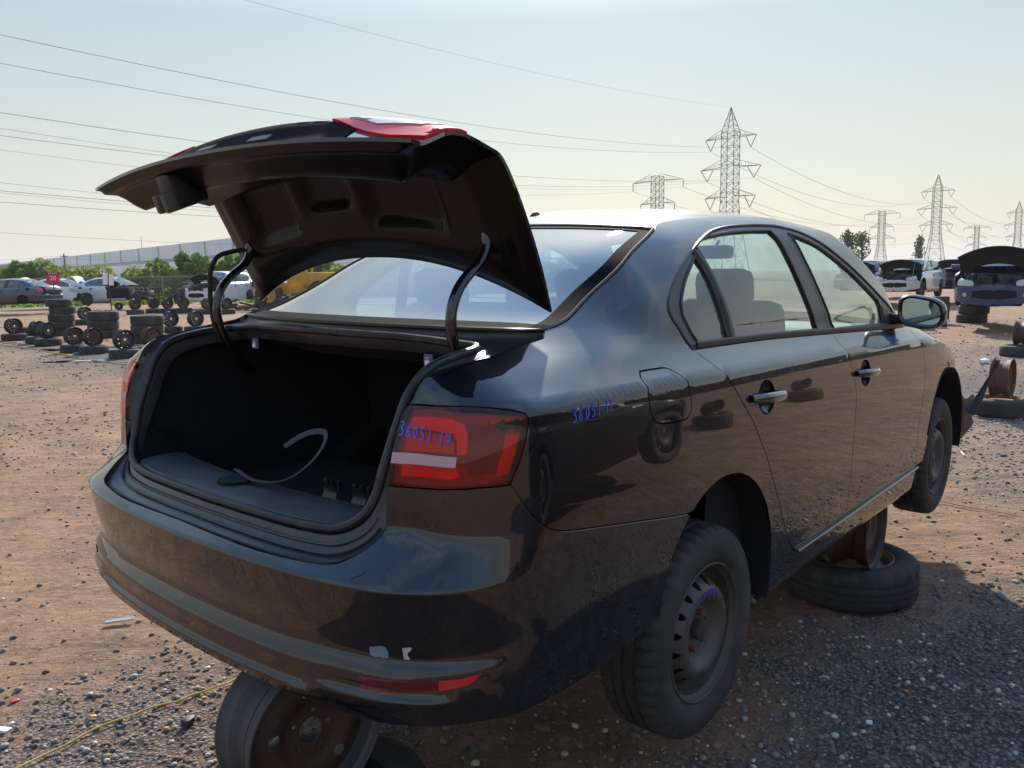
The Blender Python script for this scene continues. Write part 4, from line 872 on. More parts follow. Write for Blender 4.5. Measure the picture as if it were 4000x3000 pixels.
me.polygons.foreach_set('use_smooth', [True]*len(q))
at = me.attributes.new('gravel', 'FLOAT', 'POINT'); at.data.foreach_set('value', gravel_mask(GX, GY).astype(np.float32).ravel())
def ground_material():
    m = bpy.data.materials.new('yard_ground'); m.use_nodes = True; nt = m.node_tree; b = nt.nodes['Principled BSDF']; b.inputs['Roughness'].default_value = .95; b.inputs['Specular IOR Level'].default_value = .25
    geo = _n(nt, 'NewGeometry'); P = geo.outputs['Position']; L = nt.links.new
    def noise(s, d=5, r=.6): n = _n(nt, 'TexNoise'); n.inputs['Scale'].default_value = s; n.inputs['Detail'].default_value = d; n.inputs['Roughness'].default_value = r; L(P, n.inputs['Vector']); return n.outputs['Fac']
    def rng(v, a, c, lo=0., hi=1.): n = _n(nt, 'MapRange'); n.inputs['From Min'].default_value = a; n.inputs['From Max'].default_value = c; n.inputs['To Min'].default_value = lo; n.inputs['To Max'].default_value = hi; L(v, n.inputs['Value']); return n.outputs[0]
    def mix(f, a, c):
        n = _n(nt, 'Mix', data_type='RGBA')
        for k, v in (('A', a), ('B', c)):
            if isinstance(v, tuple): n.inputs[k].default_value = (*v, 1)
            else: L(v, n.inputs[k])
        if isinstance(f, float): n.inputs['Factor'].default_value = f
        else: L(f, n.inputs['Factor'])
        return n.outputs['Result']
    dirt = mix(rng(noise(.35, 6), .35, .65), (.33,.202,.125), (.27,.150,.088)); dirt = mix(rng(noise(2.2, 6, .7), .42, .72), dirt, (.14,.092,.064)); dirt = mix(rng(noise(18, 4, .7), .5, .8), dirt, (.38,.26,.17))
    vo = _n(nt, 'TexVoronoi'); vo.inputs['Scale'].default_value = 62; L(P, vo.inputs['Vector']); hv = _n(nt, 'SeparateColor'); L(vo.outputs['Color'], hv.inputs[0])
    stone = mix(hv.outputs[0], (.10,.09,.084), (.30,.27,.245)); stone = mix(rng(hv.outputs[1], .75, 1.), stone, (.26,.16,.12))
    stone = mix(rng(vo.outputs['Distance'], .35, .75), stone, (.06,.05,.045))
    at = _n(nt, 'Attribute'); at.attribute_name = 'gravel'
    gm = _n(nt, 'Math', operation='ADD'); L(at.outputs['Fac'], gm.inputs[0]); L(rng(noise(6., 5, .7), .3, .7, -.3, .3), gm.inputs[1]); gmf = rng(gm.outputs[0], .2, .75)
    c = mix(gmf, dirt, stone)
    mp = _n(nt, 'Mapping'); mp.vector_type = 'TEXTURE'; mp.inputs['Rotation'].default_value = (0, 0, R_(-49.5)); mp.inputs['Scale'].default_value = (3.2, .45, 1); L(P, mp.inputs[0]); ns = _n(nt, 'TexNoise'); ns.inputs['Scale'].default_value = 3.0; ns.inputs['Detail'].default_value = 7; ns.inputs['Roughness'].default_value = .7; L(mp.outputs[0], ns.inputs['Vector']); streak = ns.outputs['Fac']
    c = mix(rng(streak, .52, .72, 0, .6), c, (.10,.072,.055))
    # oily stains and pale flecks
    c = mix(rng(noise(.9, 6, .6), .62, .75, 0, .55), c, (.07,.058,.05)); v2 = _n(nt, 'TexVoronoi'); v2.inputs['Scale'].default_value = 9; L(P, v2.inputs['Vector']); c = mix(rng(v2.outputs['Distance'], .02, .06, .75, 0.), c, (.55,.50,.44))
    L(c, b.inputs['Base Color'])
    h = _n(nt, 'Math', operation='MULTIPLY'); L(rng(vo.outputs['Distance'], 0, .7, 1, 0), h.inputs[0]); L(gmf, h.inputs[1])
    h2 = _n(nt, 'Math', operation='ADD'); L(h.outputs[0], h2.inputs[0]); L(noise(34, 8, .75), h2.inputs[1]); h3 = _n(nt, 'Math', operation='MULTIPLY_ADD'); L(noise(7, 5, .65), h3.inputs[0]); h3.inputs[1].default_value = 2.2; L(h2.outputs[0], h3.inputs[2]); h4 = _n(nt, 'Math', operation='MULTIPLY_ADD'); L(streak, h4.inputs[0]); h4.inputs[1].default_value = -2.0; L(h3.outputs[0], h4.inputs[2]); h3 = h4
    bp = _n(nt, 'Bump'); bp.inputs['Strength'].default_value = .9; bp.inputs['Distance'].default_value = .02; L(h3.outputs[0], bp.inputs['Height']); L(bp.outputs[0], b.inputs['Normal'])
    MATS['yard_ground'] = m; return m
ground_material(); me.materials.append(MATS['yard_ground'])
go = bpy.data.objects.new('ground', me); col.objects.link(go); go['kind'] = 'structure'
# loose stones: one body of gravel
ico = bmesh.new(); bmesh.ops.create_icosphere(ico, subdivisions=1, radius=1); ico.verts.index_update(); IV = np.array([v.co for v in ico.verts]); IF = np.array([[v.index for v in f.verts] for f in ico.faces]); ico.free()
IV = IV/np.abs(IV).max()
def scatter(n, name):
    az0 = R_(40.65); r = 1.5+9.5*RNG.random(n*3)**1.7; fr_ = RNG.random(n*3) < .22; r[fr_] = 7+22*RNG.random(fr_.sum())**1.3; a = az0+R_(38)*(2*RNG.random(n*3)-1); x = -2.1+r*np.cos(a); y = -1.9+r*np.sin(a)
    k = RNG.random(n*3) < np.clip(gravel_mask(x, y)*1.3+.12+.25*(r > 8), 0, 1); x, y, r = x[k][:n], y[k][:n], r[k][:n]; n = len(x)
    s = (.0035+.011*RNG.random(n)**3.2)*(.8+r*.07); big = RNG.random(n) < .004; s[big] *= 2.0
    ang = RNG.random(n)*6.283; sc3 = np.stack([.7+.7*RNG.random(n), .7+.5*RNG.random(n), .45+.4*RNG.random(n)], -1)*s[:, None]
    V = IV[None]*(1+.35*(RNG.random((n, len(IV), 1))-.5))*sc3[:, None]; ca, sa = np.cos(ang)[:, None], np.sin(ang)[:, None]
    X = V[..., 0]*ca-V[..., 1]*sa+x[:, None]; Y = V[..., 0]*sa+V[..., 1]*ca+y[:, None]; Z = V[..., 2]+(ground_h(x, y)+sc3[:, 2]*.35)[:, None]
    W = np.stack([X, Y, Z], -1).reshape(-1, 3); F = (IF[None]+(np.arange(n)*len(IV))[:, None, None]).reshape(-1, 3)
    me = bpy.data.meshes.new(name); me.vertices.add(len(W)); me.vertices.foreach_set('co', W.astype(np.float32).ravel()); me.loops.add(len(F)*3); me.loops.foreach_set('vertex_index', F.astype(np.int32).ravel()); me.polygons.add(len(F)); me.polygons.foreach_set('loop_start', np.arange(0, len(F)*3, 3, dtype=np.int32)); me.update(calc_edges=True)
    t = RNG.random(n); base = np.where(t[:, None] < .62, np.array([.15,.135,.126]), np.where(t[:, None] < .85, np.array([.21,.145,.105]), np.array([.40,.37,.33])))*(.55+.9*RNG.random((n, 1)))
    ca_ = me.attributes.new('tone', 'FLOAT_COLOR', 'POINT'); c4 = np.concatenate([np.repeat(base, len(IV), 0), np.ones((len(W), 1))], 1); ca_.data.foreach_set('color', c4.astype(np.float32).ravel())
    m = bpy.data.materials.new('gravel_stone'); m.use_nodes = True; b = m.node_tree.nodes['Principled BSDF']; b.inputs['Roughness'].default_value = .85; a_ = _n(m.node_tree, 'Attribute'); a_.attribute_name = 'tone'; m.node_tree.links.new(a_.outputs['Color'], b.inputs['Base Color']); me.materials.append(m)
    o = bpy.data.objects.new(name, me); col.objects.link(o); o['kind'] = 'stuff'; o['label'] = 'loose grey and brown gravel stones scattered over the dirt yard'; o['category'] = 'gravel'; return o
scatter(32000, 'gravel')
# ================================================================== tyres and steel rims of the yard
def tyre_thing(loc, rot, label, group, m='tyre_dusty', w=.195, od=.632, n=64, scale=1., name='tyre'):
    key = ('t', round(w, 3), round(od, 3), n); o = obj(name, tyre_me(key, w=w, od=od, n=n), m); o.location = loc; o.rotation_euler = rot; o.scale = (scale,)*3; tag(o, label, 'tyre', group); return o
def rim_thing(loc, rot, label, group, m='rim_black', style='plain', holes=14, hr=(.010,.013), hpos=.150, bore=.030, lug=5, scale=1., n=40, bm=None):
    e = empty('steel_rim', loc, rot); e.scale = (scale,)*3
    d, b = rim_meshes(style, holes, hr=hr, hpos=hpos, bore=bore, lug=lug, n=n); obj('disc', d, m, e); obj('barrel', b, bm or m, e); tag(e, label, 'wheel rim', group); return e
FLATR = (R_(90), 0, 0)      # lying on its side
# under the car
mat('rim_grey', (.06,.06,.065), .55, dirt=.35, dscale=6, dirt_rgb=(.14,.11,.09), bump=.1, bscale=80)
mat('rim_orange_rust', (.30,.13,.05), .85, rgb2=(.16,.075,.04), vscale=7, bump=.3, bscale=70)
mat('rim_tan', (.22,.15,.09), .7, rgb2=(.13,.07,.04), vscale=8, bump=.25, bscale=60)
tyre_thing((-.87,-.10,.0925), (R_(90),0,.4), 'flat-lying tyre under the upright rim below the rear bumper', 'tyres under the sedan', 'tyre_dusty', w=.185, od=.62, n=96)
rim_thing((-.905,-.085,.372), (0,R_(12),R_(-3)), 'upright brown steel rim propping up the rear bumper', 'rims under the sedan', 'rim_brown', holes=5, hr=(.017,.017), hpos=.118, bore=.036, lug=5, n=72, bm='rim_grey')
SF = (1.91,-.63)
tyre_thing((SF[0],SF[1],.098), (R_(90),0,1.0), 'flat-lying tyre with tan disc under the sill behind the front wheel', 'tyres under the sedan', 'tyre', w=.195, od=.64, n=96)
rim_thing((SF[0],SF[1],.10), (R_(-90),0,.3), 'rusty tan steel wheel disc lying inside the tyre under the sill', 'rims under the sedan', 'rim_tan', holes=0, bore=0, lug=0, n=72)
rim_thing((1.80,-.70,.385), (0,0,R_(4)), 'upright dark steel rim propping up the sill behind the front wheel', 'rims under the sedan', 'rim_brown', holes=12, n=72, bm='rim_brown')
# ---- rim stands in the open yard: a flat tyre with a steel rim standing on it
def stand(x, y, s, m, desc, holes=14, yaw=0., style='plain', hr=(.010,.013), hpos=.150, tm='tyre_dusty', gap=0., bm=None, rim=True, grp='yard stands'):
    tyre_thing((x, y, .092*s), (R_(90), 0, x*3), 'flat-lying tyre '+desc, 'flat tyres of the rim stands', tm, w=.185, od=.63, n=48, scale=s)
    if rim: return rim_thing((x+gap, y, .185*s+.200*s), (0, x*2, yaw), m.split('_')[1]+' steel rim upright '+desc, 'upright rims of the rim stands', m, style, holes, hr, hpos, scale=s, bm=bm)
stand(6.22,23.84,1.06,'rim_brown','at the far left edge of the yard', 12, .25)
stand(5.99,20.75,1.02,'rim_black','left of the tall five-tyre stack, nearer of two', 0, .2)
stand(6.15,21.85,1.02,'rim_black','left of the tall five-tyre stack, farther of two', 0, .3)
stand(5.64,17.15,.98,'rim_brown','in front of the three-tyre stack, nearer of two', 16, .12)
stand(5.56,17.99,.98,'rim_black','in front of the three-tyre stack, farther of two', 16, .12)
stand(5.57,15.45,1.0,'rim_black','just left of the sedan, with oval vents', 10, .05, hr=(.020,.014), hpos=.148)
stand(6.30,15.75,1.0,'rim_rust','half hidden by the sedan trunk corner', 10, .1)
stand(10.88,30.61,1.15,'rim_black','behind the three-tyre stack, left of it', 16, .2)
stand(9.6,25.9,1.15,'rim_black','behind the three-tyre stack, right of it', 16, .2)
stand(9.6,29.5,1.2,'rim_black','just left of the five-tyre stack top', 14, .3); 
stand(16.3,38.2,1.3,'rim_brown','by the silver sedan front wheel', 8, .3); stand(17.47,38.69,1.3,'rim_brown','below the maroon wreck', 8, .2); stand(18.27,37.21,1.3,'rim_brown','below the white four-wheel drive, nearer', 14, .1); stand(17.8,37.9,1.3,'rim_brown','below the white four-wheel drive, farther', 14, .2)
stand(18.36,33.35,1.3,'rim_brown','seen right of the left hinge arm, nearer', 14, .1); stand(18.0,34.4,1.3,'rim_brown','seen right of the left hinge arm, farther', 14, .1)
stand(19.51,32.25,1.3,'rim_black','in front of the yellow loader, nearer', 10, .1); stand(20.4,31.6,1.3,'rim_brown','in front of the yellow loader, farther', 12, .1)
stand(10.2,22.6,1.12,'rim_black','left of the hinge arm, left of two', 12, .1); stand(10.6,21.8,1.12,'rim_black','left of the hinge arm, right of two', 12, .1)
# right of the sedan
stand(7.86,-.27,1.03,'rim_rust','with rusty wheel, nearest at the right edge', 0, -.02, tm='tyre_dusty')
rim_thing((7.86,-.27,.10), (R_(-90),0,.3), 'rust-orange steel disc lying in the nearest tyre at right edge', 'rims lying in tyres', 'rim_orange_rust', holes=0, bore=0, lug=0, n=48)
stand(14.64,.59,1.05,'rim_brown','at the right edge beyond the rusty stand', 0, -.05)
stand(20.75,4.62,1.15,'rim_rust','before the right tyre stack, left of two', 0, 0.); stand(21.15,3.95,1.15,'rim_rust','before the right tyre stack, right of two', 0, 0.)
# reflected in the flank of the sedan
stand(7.0,-4.6,1.,'rim_rust','beyond the right edge, mirrored in the rear door', 0, 0.); stand(9.8,-4.4,1.,'rim_rust','beyond the right edge, mirrored in the front door', 0, 0.)
def stack(x, y, n, w, od, word, dx=.03):
    for k in range(n):
        pos = ['lowest', 'second from bottom', 'middle', 'second from top', 'topmost'] if n == 5 else (['lowest', 'middle', 'topmost'] if n == 3 else ['lower', 'upper'])
        tyre_thing((x+dx*math.sin(k*2.1+x), y+dx*math.cos(k*1.7), w*(k+.5)*.98), (R_(90)+.02*math.sin(k*3), 0, k*1.3), pos[k]+' tyre '+word, 'stacked tyres', 'tyre_dusty', w=w, od=od, n=64)
stack(7.87,24.77,5,.225,.74,'of the tall five-tyre stack at left', .05)
stack(8.06,22.29,3,.262,.84,'of the three-tyre stack left of the sedan')
stack(7.84,19.13,3,.245,.82,'of the tyre stack nearest the sedan trunk')
stack(24.2,3.23,3,.25,.80,'of the stack before the blue car at right')
tyre_thing((7.3,25.9,.13), (R_(90),0,0), 'thick tyre lying flat left of the five-tyre stack', 'loose tyres', w=.24, od=.72, n=48)
tyre_thing((5.75,26.1,.12), (R_(90),0,0), 'lower light-worn tyre at the left picture edge', 'loose tyres', w=.22, od=.66, n=48); tyre_thing((5.72,26.1,.34), (R_(90),0,0), 'upper light-worn tyre at the left picture edge', 'loose tyres', w=.22, od=.66, n=48)
# ---- small litter
def litter(name, loc, size, m, label, rz=0., cat='litter', tilt=.1):
    o = MB().box((0,0,0), size, bev=min(size)*.3).build(name, m, None, True); o.location = loc; o.rotation_euler = (tilt, tilt*.6, rz); tag(o, label, cat); return o
mat('scrap_white', (.72,.72,.70), .5); mat('scrap_red', (.55,.03,.05), .4); mat('scrap_orange', (.60,.24,.04), .5); mat('scrap_pale', (.55,.47,.38), .8); mat('yellow_rope', (.62,.45,.12), .7)
sc_ = MB(); sc_.grid([[(x, .016*s, .010*abs(s)**1.5*1.4) for s in (-1,-.5,0,.5,1)] for x in np.linspace(-.062, .062, 9)]); o = sc_.build('plastic_scrap', 'scrap_white', None, True); tag(o, 'bent white plastic strip lying on the dirt left of the bumper', 'scrap')
LITTER_HERE = 1
o.location = (-.569, 1.855, .014); o.rotation_euler = (0, 0, R_(-30))
litter('red_chip', (-1.139, 1.458, .008), (.03, .018, .008), 'scrap_red', 'small red plastic chip on the gravel at lower left', 0.0)
litter('white_flake', (-1.241, 1.263, .009), (.03, .045, .01), 'scrap_white', 'white flake at the lower left picture corner', .7)
litter('orange_shard', (-1.0, 1.097, .01), (.022, .02, .014), 'scrap_orange', 'rust-orange shard on the gravel at lower left', 1.4)
litter('orange_chip', (-.863, .819, .007), (.016, .012, .006), 'scrap_orange', 'tiny orange chip beside the yellow cord', 2.1)
litter('amber_disc', (-.673, .905, .009), (.016, .016, .012), 'scrap_orange', 'amber round bit between cord and upright rim', 2.8)
litter('dark_clod', (-.801, .782, .018), (.05, .035, .03), 'rim_brown', 'dark brown clod near the upright rim', .5)
litter('yellow_chip', (1.028, -1.138, .008), (.014, .012, .008), 'scrap_orange', 'yellow chip on the shaded gravel at right', 1.2)
litter('white_chip', (.719, -1.099, .009), (.022, .016, .012), 'scrap_white', 'white chip on the shaded gravel at lower right', 1.9)
litter('cardboard_piece', (2.43, -.779, .03), (.10, .08, .006), 'scrap_pale', 'flat tan cardboard bit beside the tyre under the sill', 2.6, tilt=.5)
litter('white_strip', (5.536, -.391, .009), (.22, .012, .01), 'scrap_white', 'thin white strip on the ground behind the front wheel', .3)
pb_ = mesh('plastic_bag', IV*np.array([.11,.08,.055])*(1+.5*(RNG.random((len(IV), 1))-.5))+np.array([13.06,.853,.04]), IF, 'scrap_white', None, False); tag(pb_, 'crumpled white bag on the gravel at right', 'bag')
litter('wood_splinter', (3.327, 14.881, .013), (.35, .05, .02), 'scrap_pale', 'pale wood splinter at the left edge on open dirt', 1.7)
litter('wood_lath', (5.658, 22.652, .018), (.5, .06, .03), 'scrap_pale', 'pale lath near the leftmost rim', 2.4)
litter('plank_piece', (4.725, 15.409, .013), (.4, .06, .02), 'scrap_pale', 'pale wood piece before the rims at left', .1)
litter('paper_scrap', (4.98, 15.173, .013), (.25, .12, .02), 'scrap_white', 'pale paper scrap before the three-tyre stack', .8)
litter('dark_rag', (5.451, 19.111, .018), (.7, .3, .03), 'rim_brown', 'dark oily rag before the left rims', 1.5)
litter('flat_rag', (4.345, 15.761, .013), (.5, .2, .02), 'rim_brown', 'dark flattened rag on the dirt at left', 2.2)
litter('blue_scrap', (5.303, 17.255, .027), (.12, .05, .05), 'sticker_blue', 'small blue scrap beside the flat tyre at left', 2.9)
def cord(P, label, r=.0035):
    L = smooth_line(np.array([(x, y) for x, y in P]), .05); z = ground_h(L[:, 0], L[:, 1])+.012; mb = MB().tube([(a, b+.004*math.sin(i*1.7), c) for i, ((a, b), c) in enumerate(zip(L, z))], r, 6)
    tag(mb.build('marking_cord', 'yellow_rope', None, True), label, 'cord', 'yellow marking cords')
cord([(-1.45,.955),(-1.272,.962),(-1.077,.983),(-.867,.987),(-.663,.954),(-.35,.95),(.3,.93)], 'yellow cord on the gravel below the rear bumper at left')
cord([(3.80,-.35),(3.791,-.567),(3.818,-.655),(3.801,-.812),(3.774,-1.105),(3.75,-1.6)], 'yellow cord on the ground behind the front wheel at right', .004)
cord([(5.279,23.5),(5.279,22.035),(5.32,20.028),(5.062,17.328),(4.878,15.538),(4.884,13.2)], 'yellowish cord stretched before the left rims', .012)
# ================================================================== wrecks in the background rows
mat('paint_silver', (.50,.53,.58), .3, metal=.35, coat=1.); mat('paint_white', (.66,.68,.70), .35, coat=1., dirt=.25, dscale=2); mat('paint_navy', (.010,.013,.035), .3, coat=1.); mat('paint_blue', (.004,.034,.12), .3, coat=1.); mat('paint_maroon', (.05,.012,.014), .35, coat=1., dirt=.5, dscale=3); mat('paint_dark', (.012,.012,.014), .35, coat=1.); mat('paint_bluegrey', (.10,.13,.22), .35, coat=1.)
mat('engine_dark', (.012,.012,.012), .6, rgb2=(.04,.037,.033), vscale=9, bump=.8, bscale=25); mat('hood_mat', (.020,.017,.014), .95, bump=.3, bscale=40); mat('headlamp', (.42,.44,.44), .15, coat=1.); mat('grey_bumper', (.06,.06,.065), .6)
glass('far_glass', (.45,.55,.54), 2.0)
SPF = .085
def half_front(poly): return skin(np.array(poly), (), .07, gap=0, flange=.01, crease=False)
def gen_car(name, label, paint, loc, yaw, lift=.45, hood='open', trunk='shut', missing=(), front=True, warp=None, sc3=(1,1,1), group='wrecks in the background rows', wheels=(), hood_ang=58, wtint=None, cat='car'):
    e = empty(name, (loc[0], loc[1], loc[2]+lift), (0, 0, yaw)); e.scale = sc3; tag(e, label, cat, group); D = panel_set(SPF); wp = warp or (lambda V: V)
    def ps(nm, m, key, mir, par=e):
        V, F, N = D[key]
        if mir: V = V*[1,-1,1]; F = [f[::-1] for f in F]
        return mesh(nm, wp(np.array(V)), F, m, par, True, None, 40)
    def gr(nm, m, P, par=e, flip=False):
        A = np.array(P); B = wp(A.reshape(-1, 3)).reshape(A.shape); return MB().grid([[tuple(p) for p in r] for r in B]).build(nm, m, par, True, None)
    for mir in (False, True):
        ps('quarter_panel', paint, 'quarter_panel', mir)
        if 'fender' not in missing: ps('front_fender', paint, 'front_fender', mir)
        for nm, fr, gl in (('rear_door', 'window_frame_rear', ('glass_rear', 'glass_quarter')), ('front_door', 'window_frame_front', ('glass_front',))):
            if nm in missing and not mir: continue
            d = ps(nm, paint, nm, mir); ps('window_frame', 'black_trim', fr, mir, d)
            for g in gl: ps('window_glass', 'far_glass', g, mir, d)
            c = CUPR if nm == 'rear_door' else CUPF; p = wp(surf(np.array([c[0]]), np.array([c[1]]))*[1, -1 if mir else 1, 1])[0]; MB().box((p[0], p[1]*1.012, p[2]), (.2, .03, .03), bev=.008).build('door_handle', 'grey_plastic', d)
    if 'rear_bumper' not in missing: ps('rear_bumper', paint, 'rear_bumper', False)
    gr('roof', paint, roof_grid(14, 12)); gr('rear_window', 'far_glass', backlight_grid(10, 10)); gr('windshield', 'far_glass', windshield_grid(8, 10))
    for s in (1, -1):
        O = chain(LAMP_TOP, LAMP_RIGHT, LAMP_BOT, LAMP_LEFT, step=.04); V, F, N = skin(O, (), .05, gap=.002, flange=.01, proud=.002, crease=False); mesh('tail_lamp', wp(V*[1, -s, 1]), F if s > 0 else [f[::-1] for f in F], 'lamp_red', e, True, None, 40)
    # cabin and engine bay darkness, underbody
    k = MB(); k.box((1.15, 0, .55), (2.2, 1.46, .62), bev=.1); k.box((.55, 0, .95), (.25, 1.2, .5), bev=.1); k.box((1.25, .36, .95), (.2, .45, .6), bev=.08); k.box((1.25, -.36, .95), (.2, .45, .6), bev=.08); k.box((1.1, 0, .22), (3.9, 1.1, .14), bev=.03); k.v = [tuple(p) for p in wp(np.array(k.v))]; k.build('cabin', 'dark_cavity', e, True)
    k = MB()
    for i in range(60):
        q_ = (2.55+.70*random.random(), -.55+1.1*random.random(), .48+.30*random.random())
        if i % 3: k.box(q_, (.05+.16*random.random(), .05+.16*random.random(), .04+.12*random.random()), Matrix.Rotation(random.random()*3, 3, 'Z'), bev=.012)
        else: k.tube([q_, (q_[0]+.2*random.random()-.1, q_[1]+.3*random.random()-.15, q_[2]+.08), (q_[0]+.1, q_[1]+.3*random.random()-.15, q_[2]-.02)], .018, 6)
    k.box((2.9, 0, .52), (.8, 1.1, .25), bev=.05)
    k.v = [tuple(p) for p in wp(np.array(k.v))]; k.build('engine', 'engine_dark', e, True)
    if trunk == 'shut': Q = lid_surf(Aa.ravel(), Bb.ravel()).reshape(nb, na, 3)[::6, ::6]; gr('trunk_lid', paint, Q)
    if trunk == 'open':
        Q = swing(lid_surf(Aa.ravel(), Bb.ravel())).reshape(nb, na, 3)[::6, ::6]; gr('trunk_lid', paint, Q); gr('inner_lid', 'hood_mat', Q+np.array([-.03, 0, -.03]))
    hg = np.array(hood_grid(10, 12)); piv = hg[0, 6].copy(); lift_h = np.array([-.06, 0, .10])
    if hood == 'shut': gr('hood', paint, hg)
    if hood == 'open':
        a = R_(hood_ang); q = hg-piv; q = np.stack([q[..., 0]*math.cos(a)-q[..., 2]*math.sin(a), q[..., 1], q[..., 0]*math.sin(a)+q[..., 2]*math.cos(a)], -1)+piv+lift_h
        gr('hood', paint, q); n_ = np.array([math.sin(a), 0, -math.cos(a)]); gr('hood_underside', 'hood_mat', (q-q.mean((0, 1)))*[.96, .96, .96]+q.mean((0, 1))+n_*.035)
        MB().bar(tuple(wp(np.array([[3.2, .6, .75]]))[0]), tuple(wp(q[-2:-1, 10])[0]), .006, 6).build('hood_prop', 'bare_metal', e)
    if front:
        H = [(4.86,.30),(5.2,.24),(UMAX-.002,.22),(UMAX-.002,.60),(5.5,.60),(5.25,.60),(5.0,.60),(4.84,.51)]
        V, F, N = half_front(chain(H, [H[-1], H[0]], step=.05)); m2 = MB(); m2.add(wp(V), F); m2.add(wp(V*[1,-1,1]), [f[::-1] for f in F]); fb_ = m2.build('front_bumper', paint, e, True, 40)
        G_ = [(5.42,.36),(UMAX-.002,.35),(UMAX-.002,.50),(5.45,.50)]; V, F, N = skin(chain(G_, [G_[-1], G_[0]], step=.05), (), .07, gap=0, flange=.01, proud=.006, crease=False); m2 = MB(); m2.add(wp(V), F); m2.add(wp(V*[1,-1,1]), [f[::-1] for f in F]); m2.build('air_intake', 'dark_cavity', fb_, True)
        for s in (1, -1):
            L_ = [(5.02,.62),(5.3,.61),(5.46,.62),(5.44,.70),(5.25,.745),(5.06,.775)]; V, F, N = skin(chain(L_, [L_[-1], L_[0]], step=.04), (), .05, gap=0, flange=.02, proud=.0, crease=False); mesh('headlight', wp(V*[1, s, 1]), F if s > 0 else [f[::-1] for f in F], 'headlamp', e, True, None, 40)
            c = wp(surf(np.array([5.28]), np.array([.42]))*[1, s, 1])[0]; MB().lathe([(0,.0),(.045,.0),(.055,-.02)], 16, 'X').build('fog_light', 'headlamp', fb_, True).location = (c[0]+.012, c[1], c[2])
    for (x, s) in wheels:
        h = obj('wheel', tyre_me('far', w=.20, od=.63, n=40), 'tyre', e); p = wp(np.array([[x, s*.77, .22 if x > 1 else .19]]))[0]; h.location = p; d_, b_ = rim_meshes('plain', 10, n=32); obj('disc', d_, 'rim_black', h).rotation_euler = (0, 0, 0 if s < 0 else math.pi)
    for s in (-1, 1):
        my = wp(np.array([[1.95, s*.92, 1.02]]))[0]; MB().box(tuple(my), (.09, .20, .13), bev=.03).build('door_mirror', paint, e, True)
    return e
def hatch(V):
    V = np.array(V, float); k = np.clip((V[:, 2]-1.0)/.35, 0, 1)*np.clip((1.1-V[:, 0])/1.0, 0, 1); V[:, 0] -= k*.62; V[:, 2] += np.clip((-.2-V[:, 0])/.6, 0, 1)*np.clip((V[:, 2]-.9)/.1, 0, 1)*.03; m = V[:, 0] < -.75; V[m, 0] = -.75+(V[m, 0]+.75)*.5; return V
def suv(V):
    V = hatch(V); V[:, 2] = np.where(V[:, 2] > .3, .3+(V[:, 2]-.3)*1.18, V[:, 2]); V[:, 1] *= 1.03; return V
def prop(x, y, z, label):
    rim_thing((x, y, z), (0, 0, 0), label, 'rims under the background wrecks', 'rim_brown', holes=8, n=24)
AR = math.atan2(-.760, .6495)      # pointing right in the picture
gen_car('silver_sedan', 'silver sedan without its front door, trunk open, left background', 'paint_silver', (17.99,47.18,0), AR+.12, .42, hood=None, trunk='open', missing=('front_door','fender','rear_bumper'), front=False, wheels=((0,-1),(2.65,-1)))
gen_car('white_sedan', 'pale silver sedan partly hidden behind the red row sign', 'paint_white', (17.6,53.8,0), AR+.25, .42, hood='shut', trunk='open', missing=('rear_bumper',), wheels=())
gen_car('navy_sedan', 'dark blue sedan cut off by the left picture edge', 'paint_navy', (14.3,45.2,0), AR+math.pi-.15, .42, hood='shut', trunk='shut', missing=(), wheels=())
gen_car('maroon_wreck', 'stripped maroon wreck facing left beside the white vehicle', 'paint_maroon', (22.2,40.2,0), AR+math.pi-.45, .42, hood=None, trunk='shut', missing=('fender',), front=False, wheels=((2.65,1),))
gen_car('white_suv', 'white four-wheel drive with raised hood facing left', 'paint_white', (22.0,38.6,0), -2.70, .40, hood='open', warp=suv, wheels=((2.65,1),), hood_ang=48)
gen_car('blue_grey_sedan', 'blue-grey car behind the hinge arm in the background', 'paint_bluegrey', (25.5,40.6,0), AR+math.pi+.3, .42, hood='shut', wheels=())
gen_car('silver_car_far', 'silver car roof just visible behind the trunk lid corner', 'paint_silver', (27.5,43.5,0), AR+math.pi+.2, .55, hood='shut', warp=suv, wheels=())
gen_car('dark_car_far', 'dark car beyond the yellow loader', 'paint_navy', (33.5,42.0,0), AR+math.pi, .6, hood='shut', wheels=())
# right-hand row, facing the camera
gen_car('silver_hatchback', 'silver hatchback with raised black hood, right background', 'paint_silver', (35.4,7.54,0), 3.136, .50, hood='open', warp=hatch, wheels=((2.65,1),(2.65,-1),(0,1)), hood_ang=62)
gen_car('blue_car', 'dark blue car with raised hood at the right edge', 'paint_blue', (23.16,2.39,0), 3.268, .50, hood='open', warp=suv, wheels=(), hood_ang=66, sc3=(1,1,.95))
gen_car('dark_sedan_behind', 'dark car with raised hood between the silver and blue ones', 'paint_dark', (39.9,6.6,0), math.pi-.05, .5, hood='open', wheels=(), hood_ang=60)
gen_car('dark_sedan_left_behind', 'dark car with raised hood left of the silver hatchback', 'paint_dark', (37.6,9.7,0), math.pi-.1, .5, hood='open', wheels=(), hood_ang=60)
gen_car('dark_hood_car', 'dark car with low raised hood behind the silver hatchback', 'paint_navy', (46,11.2,0), math.pi, .5, hood='open', wheels=(), hood_ang=55)
# next row beyond the right picture edge, mirrored in the black flank
gen_car('neighbour_sedan', 'dark sedan beyond the right edge, mirrored in the quarter panel', 'paint_dark', (.9,-4.25,0), .04, .30, hood='shut', wheels=((0,1),(2.65,1)))
for x, y, l in ((18.9,45.9,'under the silver sedan rear'),(20.2,44.3,'under the silver sedan middle'),(21.0,4.9,'under the blue car nose'),):
    prop(x, y, .21, 'rusty upright rim '+l)
